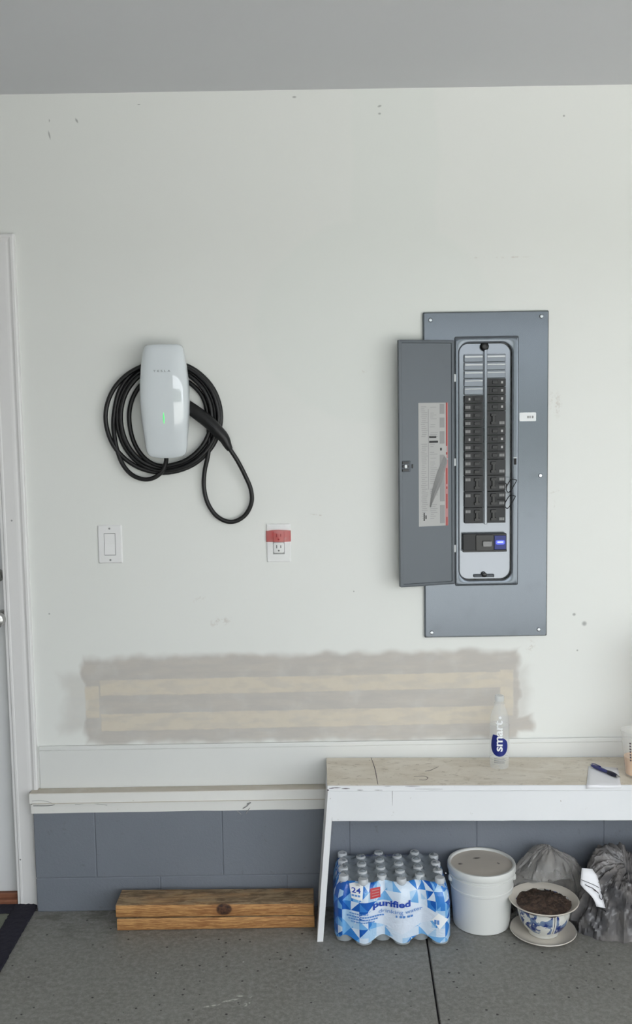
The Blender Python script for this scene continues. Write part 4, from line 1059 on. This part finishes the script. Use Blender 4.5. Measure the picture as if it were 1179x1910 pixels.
for k in range(1, rings + 1):
    f_ = 1 - k / rings; r_ = []
    src = inset(.023)
    for i, (x, y) in enumerate(src):
        x2, y2 = ccx + (x - ccx) * max(f_, .002), ccy + (y - ccy) * max(f_, .002)
        v = bm.verts.new((x2, y2, toph(x2, y2) + .001 * mn.noise((x2 * 60, y2 * 60, 2)))); vv[v] = (x2 - xA, .2 + (y2 + .3)); r_.append(v)
    rows_.append(r_)
for ri, (a, b_) in enumerate(zip(rows_, rows_[1:])):
    for i in range(NP):
        j = (i + 1) % NP; f = bm.faces.new((a[i], a[j], b_[j], b_[i])); f.material_index = 0 if ri < 8 else 1; f.smooth = True
        for lp_, v in zip(f.loops, (a[i], a[j], b_[j], b_[i])):
            u_ = vv[v]; lp_[uvl].uv = (u_[0] if not (j == 0 and v in (a[j], b_[j]) and ri < 8) else al[-1] + .01, u_[1])
bmesh.ops.recalc_face_normals(bm, faces=bm.faces)
me = bpy.data.meshes.new('film'); 
for v in bm.verts: v.co -= pk.location
bm.to_mesh(me); bm.free(); me.materials.append(M['pfilm']); me.materials.append(M['topfilm'])
fo_ = bpy.data.objects.new('film', me); C.objects.link(fo_); fo_.parent = pk; fo_['label'] = 'blue and white triangle patterned film, clear over the caps'
# film print, laid on the film's own front
def front_at(x, z):
    k = 0
    for (z0_, i0), (z1_, i1) in zip([(0, 0)] + side[1:], side[1:]):
        if z0_ <= z <= z1_: k = i0 + (i1 - i0) * (z - z0_) / (z1_ - z0_)
    return ccy + (front(x) - ccy) * (1 - k / .1)
def lay(bm, off=.0022, mx=.006):
    subdiv_long(bm, mx)
    for v in bm.verts: x, z = v.co.x, v.co.y; v.co = Vector((x, front_at(x, z) - off, z))
    return bm
def film_text(s, px0, px1, py, ht, m, bold=.0, slant=.055, name='lettering'):
    a = P(px0, py, -.268); b_ = P(px1, py, -.268); t = fit_width(text_mesh(s, .02, 1, bold), b_.x - a.x, ht)
    for v in t.verts: v.co = Vector((v.co.x + (a.x + b_.x) / 2, v.co.y + (a.z + b_.z) / 2 + slant * v.co.x, 0))
    return build(name, lay(t), m, pk, sm=False)
film_text('purified', 696, 766, 1689, .0235, M['blue'], .0007)
film_text('drinking water', 707, 789, 1701.5, .0145, M['skyblue'], .0)
film_text('24', 656, 673, 1664, .013, M['blue'], .0004, 0)
def film_strip(bm, pts):
    a = [P(px, py, -.268) for px, py in pts]; vs_ = [bm.verts.new((v.x, v.z, 0)) for v in a]; bm.faces.new(vs_)
bm = BM(); film_strip(bm, [(691, 1661), (710.5, 1661), (710.5, 1678), (691, 1678)]); bd = build('badge', lay(bm), M['redi'], pk, sm=False); bd['label'] = 'small red square badge'
bm = BM()
for y in (1664, 1668.5, 1673): film_strip(bm, [(694, y), (708, y), (708, y + 1.3), (694, y + 1.3)])
build('badge_print', lay(bm, .0027), M['lpink'], pk, sm=False)
bm = BM()
for x0_, x1_, y, h in ((656, 673, 1671, 3), (652, 688, 1704, 2), (647, 718, 1709, 2.6), (650, 706, 1714, 2.4), (655, 700, 1719, 2), (738, 742, 1707, 4), (745, 757, 1707, 4), (760, 772, 1707, 3.5), (810, 820, 1715, 8)):
    n_ = max(1, int((x1_ - x0_) / 4.5)); stp = (x1_ - x0_) / n_
    for i in range(n_): film_strip(bm, [(x0_ + stp * i, y), (x0_ + stp * (i + .8), y - .1), (x0_ + stp * (i + .8), y + h), (x0_ + stp * i, y + h)])
build('small_print', lay(bm, .0024), M['skyblue'], pk, sm=False)
for q4 in ([(806, 1716), (818, 1702), (836, 1714), (820, 1732)], [(652, 1656), (668, 1652), (678, 1656), (676, 1680), (656, 1678)]):
    bm = BM(); film_strip(bm, q4); build('white_patch', lay(bm, .0016), M['whitei'], pk, sm=False)
# faint print on the clear top
t = fit_width(text_mesh('purified drinking water', .02, 1, .0), .105, .012)
for v in t.verts: v.co = Vector((v.co.x + .17, v.co.y * 1.6 - .118, .1985))
build('top_lettering', t, M['navy'], pk, sm=False)

# ================================================================== BUCKET
bc = F(899, 1722); bc.y = -.141; lc = P(898, 1607, bc.y); hbk = lc.z
zcs = (Vector((bc.x, bc.y, hbk)) - Vector((0, -DIST, HC))).dot(fw) / FPX
rt = 63.2 * zcs; rbm = 50.5 * zcs * 1.035
bu = thing('bucket', (bc.x, bc.y, 0), 'white plastic bucket with a stained lid between water pack and flowerpot', 'bucket')
rs = lambda z: rbm + (rt * .955 - rbm) * z / hbk
prof_ = [(rbm - .004, 0), (rbm, .003), (rs(hbk * .62), hbk * .62), (rs(hbk * .63) + .0022, hbk * .632), (rs(hbk * .66) + .0022, hbk * .66), (rs(hbk * .665), hbk * .668), (rs(hbk * .80), hbk * .80), (rs(hbk * .81) + .003, hbk * .81), (rs(hbk * .84) + .003, hbk * .845), (rs(hbk * .85), hbk * .85), (rs(hbk * .95), hbk * .95)]
bm = BM(); lathe(bm, [(r, z) for r, z in prof_], (bc.x, bc.y, 0), 64); build('bucket_body', bm, M['bucket'], bu)
bm = BM(); lathe(bm, [(rt - .003, hbk * .90), (rt - .001, hbk * .895), (rt, hbk * .91), (rt, hbk * .975), (rt - .002, hbk), (rt - .006, hbk * 1.005), (rt - .009, hbk * .998), (rt - .0105, hbk * .970), (rt - .013, hbk * .968), (rt * .5, hbk * .968), (.001, hbk * .968)], (0, 0, 0), 64)
for f in bm.faces:
    if f.calc_center_median().z > hbk * .95 and f.calc_center_median().xy.length < rt - .0115: f.material_index = 1
build('lid', bm, [M['bucket'], M['lid']], bu, loc=(bc.x, bc.y, 0))
for s in (-1, 1):
    b = BM(); a = R(8 if s > 0 else 172); d = Vector((math.cos(a), -abs(math.sin(a)), 0)); rq = rs(hbk * .78); c = Vector((bc.x, bc.y, hbk * .78)) + d * rq
    lathe(b, [(.010, -.004), (.010, .004), (.007, .007), (.002, .0075)], (0, 0, 0), 16, 'x')
    rot = Matrix.Rotation(math.atan2(d.y, d.x), 3, 'Z')
    for v in b.verts: v.co = rot @ v.co + c
    build('handle_boss', b, M['bucket'], bu)
# wire bail resting along the back
bm = BM(); pts = []
for i in range(21):
    a = R(8) + R(164) * i / 20; rq = rt + .004; pts.append(Vector((bc.x + rq * math.cos(a), bc.y + abs(rq * math.sin(a)), hbk * (.78 - .22 * math.sin(PI * i / 20)))))
pts = [Vector((v.x, min(v.y, YF - .004), v.z)) for v in pts]
tube(bm, pts, .0017, 6); build('bail_handle', bm, M['steel'], bu)

# ================================================================== FLOWERPOT AND SAUCER
sc0 = F(1013, 1741); s_px = (sc0 - Vector((0, -DIST, HC))).dot(fw) / FPX
px_, py_ = sc0.x + .001, sc0.y
sa = thing('saucer', (sc0.x, sc0.y, 0), 'white glazed saucer on the concrete under the blue and white flowerpot', 'saucer')
rsr = 61 * s_px
bm = BM(); lathe(bm, [(rsr * .6, 0), (rsr * .66, 0), (rsr * .9, .006), (rsr, .014), (rsr - .001, .016), (rsr - .004, .0155), (rsr * .88, .010), (rsr * .64, .0055), (.001, .0055)], (sc0.x, sc0.y, 0), 56, caps=(True, True)); build('saucer_body', bm, M['glaze'], sa)
bm = BM(); n = 20; tube(bm, [Vector((sc0.x + (rsr - .0015) * math.cos(2 * PI * i / 56), sc0.y + (rsr - .0015) * math.sin(2 * PI * i / 56), .0155)) for i in range(56)], .0008, 5, True); build('rim_line', bm, M['lgrey'], sa)
hpot = P(1015.5, 1676, py_).z - .006
rp = 64.5 * (Vector((px_, py_, hpot)) - Vector((0, -DIST, HC))).dot(fw) / FPX
po = thing('flowerpot', (px_, py_, .006), 'blue and white glazed flowerpot full of dry dark soil', 'flowerpot')
k_ = hpot / .125
pprof = [(.038, 0), (.043, .001), (.044, .006), (.047, .014), (.058, .030), (.068, .050), (.0735, .070), (.075, .088), (.0745, .100), (.079, .108), (.090, .117), (rp - .001, .123), (rp, .1255), (rp - .002, .1275), (.088, .121), (.0785, .112), (.072, .100), (.070, .085), (.001, .084)]
bm = BM(); lathe(bm, [(r, z * k_) for r, z in pprof], (0, 0, 0), 64)
for f in bm.faces:
    if f.calc_center_median().z > .1085 * k_: f.material_index = 1
build('pot_body', bm, [M['pot'], M['glaze']], po, loc=(px_, py_, .006))
bm = BM(); n, m_ = 40, 14; L = []
for j in range(m_ + 1):
    t = 1 - j / m_; ring = []
    for i in range(n):
        a = 2 * PI * i / n; r_ = (.081 if j == 0 else .0785) * t * (1 + (.05 * mn.noise((math.cos(a) * 3, math.sin(a) * 3, 1)) if j == 0 else 0)); x, y = r_ * math.cos(a), r_ * math.sin(a)
        ring.append(Vector((x, y, k_ * .110 + .012 * (1 - t * t) + .006 * mn.fractal((x * 45, y * 45, 2), .7, 2, 4))))
    L.append(ring)
L[-1] = [v.lerp(L[-1][0], .0) for v in L[-1]]
L = L[:-1]; loft(bm, L, True, (False, True)); build('soil', bm, M['soil'], po, loc=(px_, py_, .006))
rnd = random.Random(5)
bm = BM()
for i in range(90):
    a = rnd.random() * 2 * PI; r_ = .072 * math.sqrt(rnd.random()); s_ = .0012 + .0022 * rnd.random(); x, y = r_ * math.cos(a), r_ * math.sin(a)
    g = bmesh.ops.create_icosphere(bm, subdivisions=1, radius=s_, matrix=Matrix.Translation((x, y, k_ * .110 + .012 * (1 - (r_ / .0785) ** 2) + .003)) @ Matrix.Rotation(a, 4, 'Z') @ Matrix.Diagonal((1.5, 1, .7, 1)))
so_ = build('soil_clods', bm, M['soil'], po, loc=(px_, py_, .006)); so_['kind'] = 'stuff'

# ================================================================== PLASTIC BAGS
def bag(name, cx, cy, rx, ry, h, seed, m, label, tops=(), nth=120, nph=56, fold=.03, ylim=YF - .006, obst=(), xlim=(-9, 9), crs=.35, drp=.55):
    b = BM(); L = []
    for j in range(nph + 1):
        ph = (PI / 2) * (1 - j / nph) ; ring = []
        for i in range(nth):
            a = 2 * PI * i / nth; q = 2.6
            c_ = math.cos(ph); sp = math.sin(ph)
            er = (abs(c_) ** (.62)); x = math.cos(a) * rx * er; y = math.sin(a) * ry * er; z = h * (sp ** .8)
            hh_ = 1.0
            for tx, ty, tr, th_ in tops:
                d2 = ((x - tx) ** 2 + (y - ty) ** 2) / tr ** 2; hh_ += th_ * math.exp(-d2)
            z *= hh_
            wq = Vector((x, y, z)); wp = wq + Vector((mn.noise(wq * 9 + Vector((seed, 0, 0))), mn.noise(wq * 9 + Vector((0, seed, 0))), mn.noise(wq * 9 + Vector((0, 0, seed))))) * .05
            ta = Vector((math.cos(a), math.sin(a), 0)) * (2.2 + 1.2 * er)
            drape = 1 - 2 * abs(mn.noise(ta * 1.3 + Vector((seed, 0, z * 5 + 1.5 * mn.noise(wq * 6)))))
            crease = 1 - 2 * abs(mn.noise(ta * 3.6 + Vector((0, seed, z * 9 + 2.0 * mn.noise(wq * 9)))))
            fine = 1 - 2 * abs(mn.noise(ta * 9 + Vector((seed, seed, z * 16))))
            lobe = mn.noise(wp * 7 + Vector((seed, 2, 5)))
            dsp = fold * (lobe * 1.1 + (drape - .6) * drp + (crease - .6) * crs + (fine - .6) * crs * .35) * min(1, .4 + .9 * (z / h + .1))
            nrm = Vector((math.cos(a) * er / rx, math.sin(a) * er / ry, sp / h)).normalized()
            v = wq + nrm * dsp
            v.z = max(.0012, v.z) if j else .0012
            v += Vector((cx, cy, 0))
            for ox_, oy_, rf in obst:
                r_o = rf(v.z); dx_, dy_ = v.x - ox_, v.y - oy_; dd_ = math.hypot(dx_, dy_)
                if dd_ < r_o: k9 = r_o / max(dd_, .02); v.x = ox_ + dx_ * k9; v.y = oy_ + dy_ * k9
            v.y = min(v.y, ylim)
            v.x = min(v.x, xlim[1]) if v.x > cx else max(v.x, xlim[0] + .012 * mn.noise(v * 20))
            ring.append(v)
        L.append(ring)
    L.reverse()
    L = L[1:] if False else L
    # L[0] is the crown, make it tiny but not degenerate
    loft(b, L, True, (True, True)); o = build(name, b, m); tag(o, label, 'plastic bag')
    return o
c1 = P(1022, 1640, -.13)
potr = lambda z: (.101 if z < .03 else .080 + (z - .03) * .24 if z < .10 else .104 if z < .142 else 0)
OB = ((bc.x, bc.y, lambda z: rt + .003 if z < hbk + .005 else 0), (px_, py_, potr))
XS = P(1086, 1660, -.13).x
bag('plastic_bag', c1.x + .010, -.118, .125, .075, .200, 3, M['bagclear'], 'crumpled clear plastic bag behind the flowerpot against the block wall', tops=((-.01, 0, .09, .06),), fold=.022, obst=OB, xlim=(-9, XS), crs=.10, drp=.28)
gx = P(1130, 1690, -.17).x
g_bag = bag('plastic_bag', gx + .064, -.175, .180, .098, .150, 11, M['baggrey'], 'crumpled dark grey plastic bag to the right of the flowerpot', tops=((-.065, .035, .045, .38), (-.005, .035, .030, .36), (.075, .04, .040, .80)), nth=170, nph=76, fold=.036, obst=OB, crs=.26)
# printed white packet lying on the grey bag
dgp = bpy.context.evaluated_depsgraph_get()
from mathutils.bvhtree import BVHTree
bv = BVHTree.FromPolygons([g_bag.matrix_world @ v.co + Vector((0, 0, 0)) if False else (v.co + g_bag.location) for v in g_bag.data.vertices], [tuple(p.vertices) for p in g_bag.data.polygons])
cpos = Vector((0, -DIST, HC))
def on_bag(cx_, cy_, off):
    px, py = 1040 + cx_ / 8.302, 1560 + cy_ / 8.302; d = ray(px, py).normalized(); hit = bv.ray_cast(cpos, d)
    t = hit[3] if hit[0] else (P(px, py, -.22) - cpos).length
    return cpos + d * (t - off)
ctr = [(375, 490, 540, 505), (362, 620, 615, 610), (352, 740, 655, 760), (410, 815, 680, 880), (500, 905, 700, 950), (560, 985, 725, 1040), (600, 1090, 745, 1110)]
L = []
for a, b_, c, d in ctr:
    L.append([on_bag(a + (c - a) * i / 6, b_ + (d - b_) * i / 6, .012) for i in range(7)])
# even out the depth so the packet is a gently curved sheet
ys = [sum(v.y for v in r_) / len(r_) for r_ in L]; yt_, yb9 = min(ys[:3]) - .006, min(ys[-3:]) - .006; ys = [yt_ + (yb9 - yt_) * i / (len(ys) - 1) for i in range(len(ys))]
def sheet(a, b_, yv): return P(1040 + a / 8.302, 1560 + b_ / 8.302, yv)
L2 = []
for k, (a, b_, c, d) in enumerate(ctr): L2.append([sheet(a + (c - a) * i / 6, b_ + (d - b_) * i / 6, ys[k] - .004 * math.sin(PI * i / 6)) for i in range(7)])
bm = BM(); vs = [[v for v in r_] for r_ in L2]; loft(bm, vs, False, (False, False)); pkt = thing('printed_wrapper', (L2[0][3].x, L2[0][3].y, L2[-1][3].z), 'white wrapper with black lines lying on the dark grey plastic bag', 'wrapper')
o = build('wrapper_sheet', bm, M['paper'], pkt); md = o.modifiers.new('thickness', 'SOLIDIFY'); md.thickness = .0008
def yat(cy_):
    for k in range(len(ctr) - 1):
        if cy_ <= ctr[k + 1][1] or k == len(ctr) - 2:
            t = (cy_ - ctr[k][1]) / (ctr[k + 1][1] - ctr[k][1]); return ys[k] + (ys[k + 1] - ys[k]) * t
bm = BM()
for pts, r_ in (([(372, 488), (355, 620), (345, 740), (352, 775)], .0009), ([(365, 670), (450, 705), (550, 745), (645, 795)], .0008), ([(430, 745), (480, 775), (540, 800), (590, 840), (640, 885)], .0010), ([(560, 820), (600, 850)], .0016),
                ([(670, 850), (690, 900), (715, 870)], .0010), ([(645, 900), (660, 960), (690, 975), (700, 920)], .0011), ([(705, 900), (730, 1000), (742, 1100)], .0010), ([(352, 775), (410, 820), (500, 905), (560, 985), (600, 1095)], .0006), ([(600, 1095), (650, 1110), (735, 1150), (740, 1175)], .0016)):
    tube(bm, catmull([sheet(a, b_, yat(b_) - .0052) for a, b_ in pts], 4), r_, 5)
build('black_lines', bm, M['ink'], pkt)
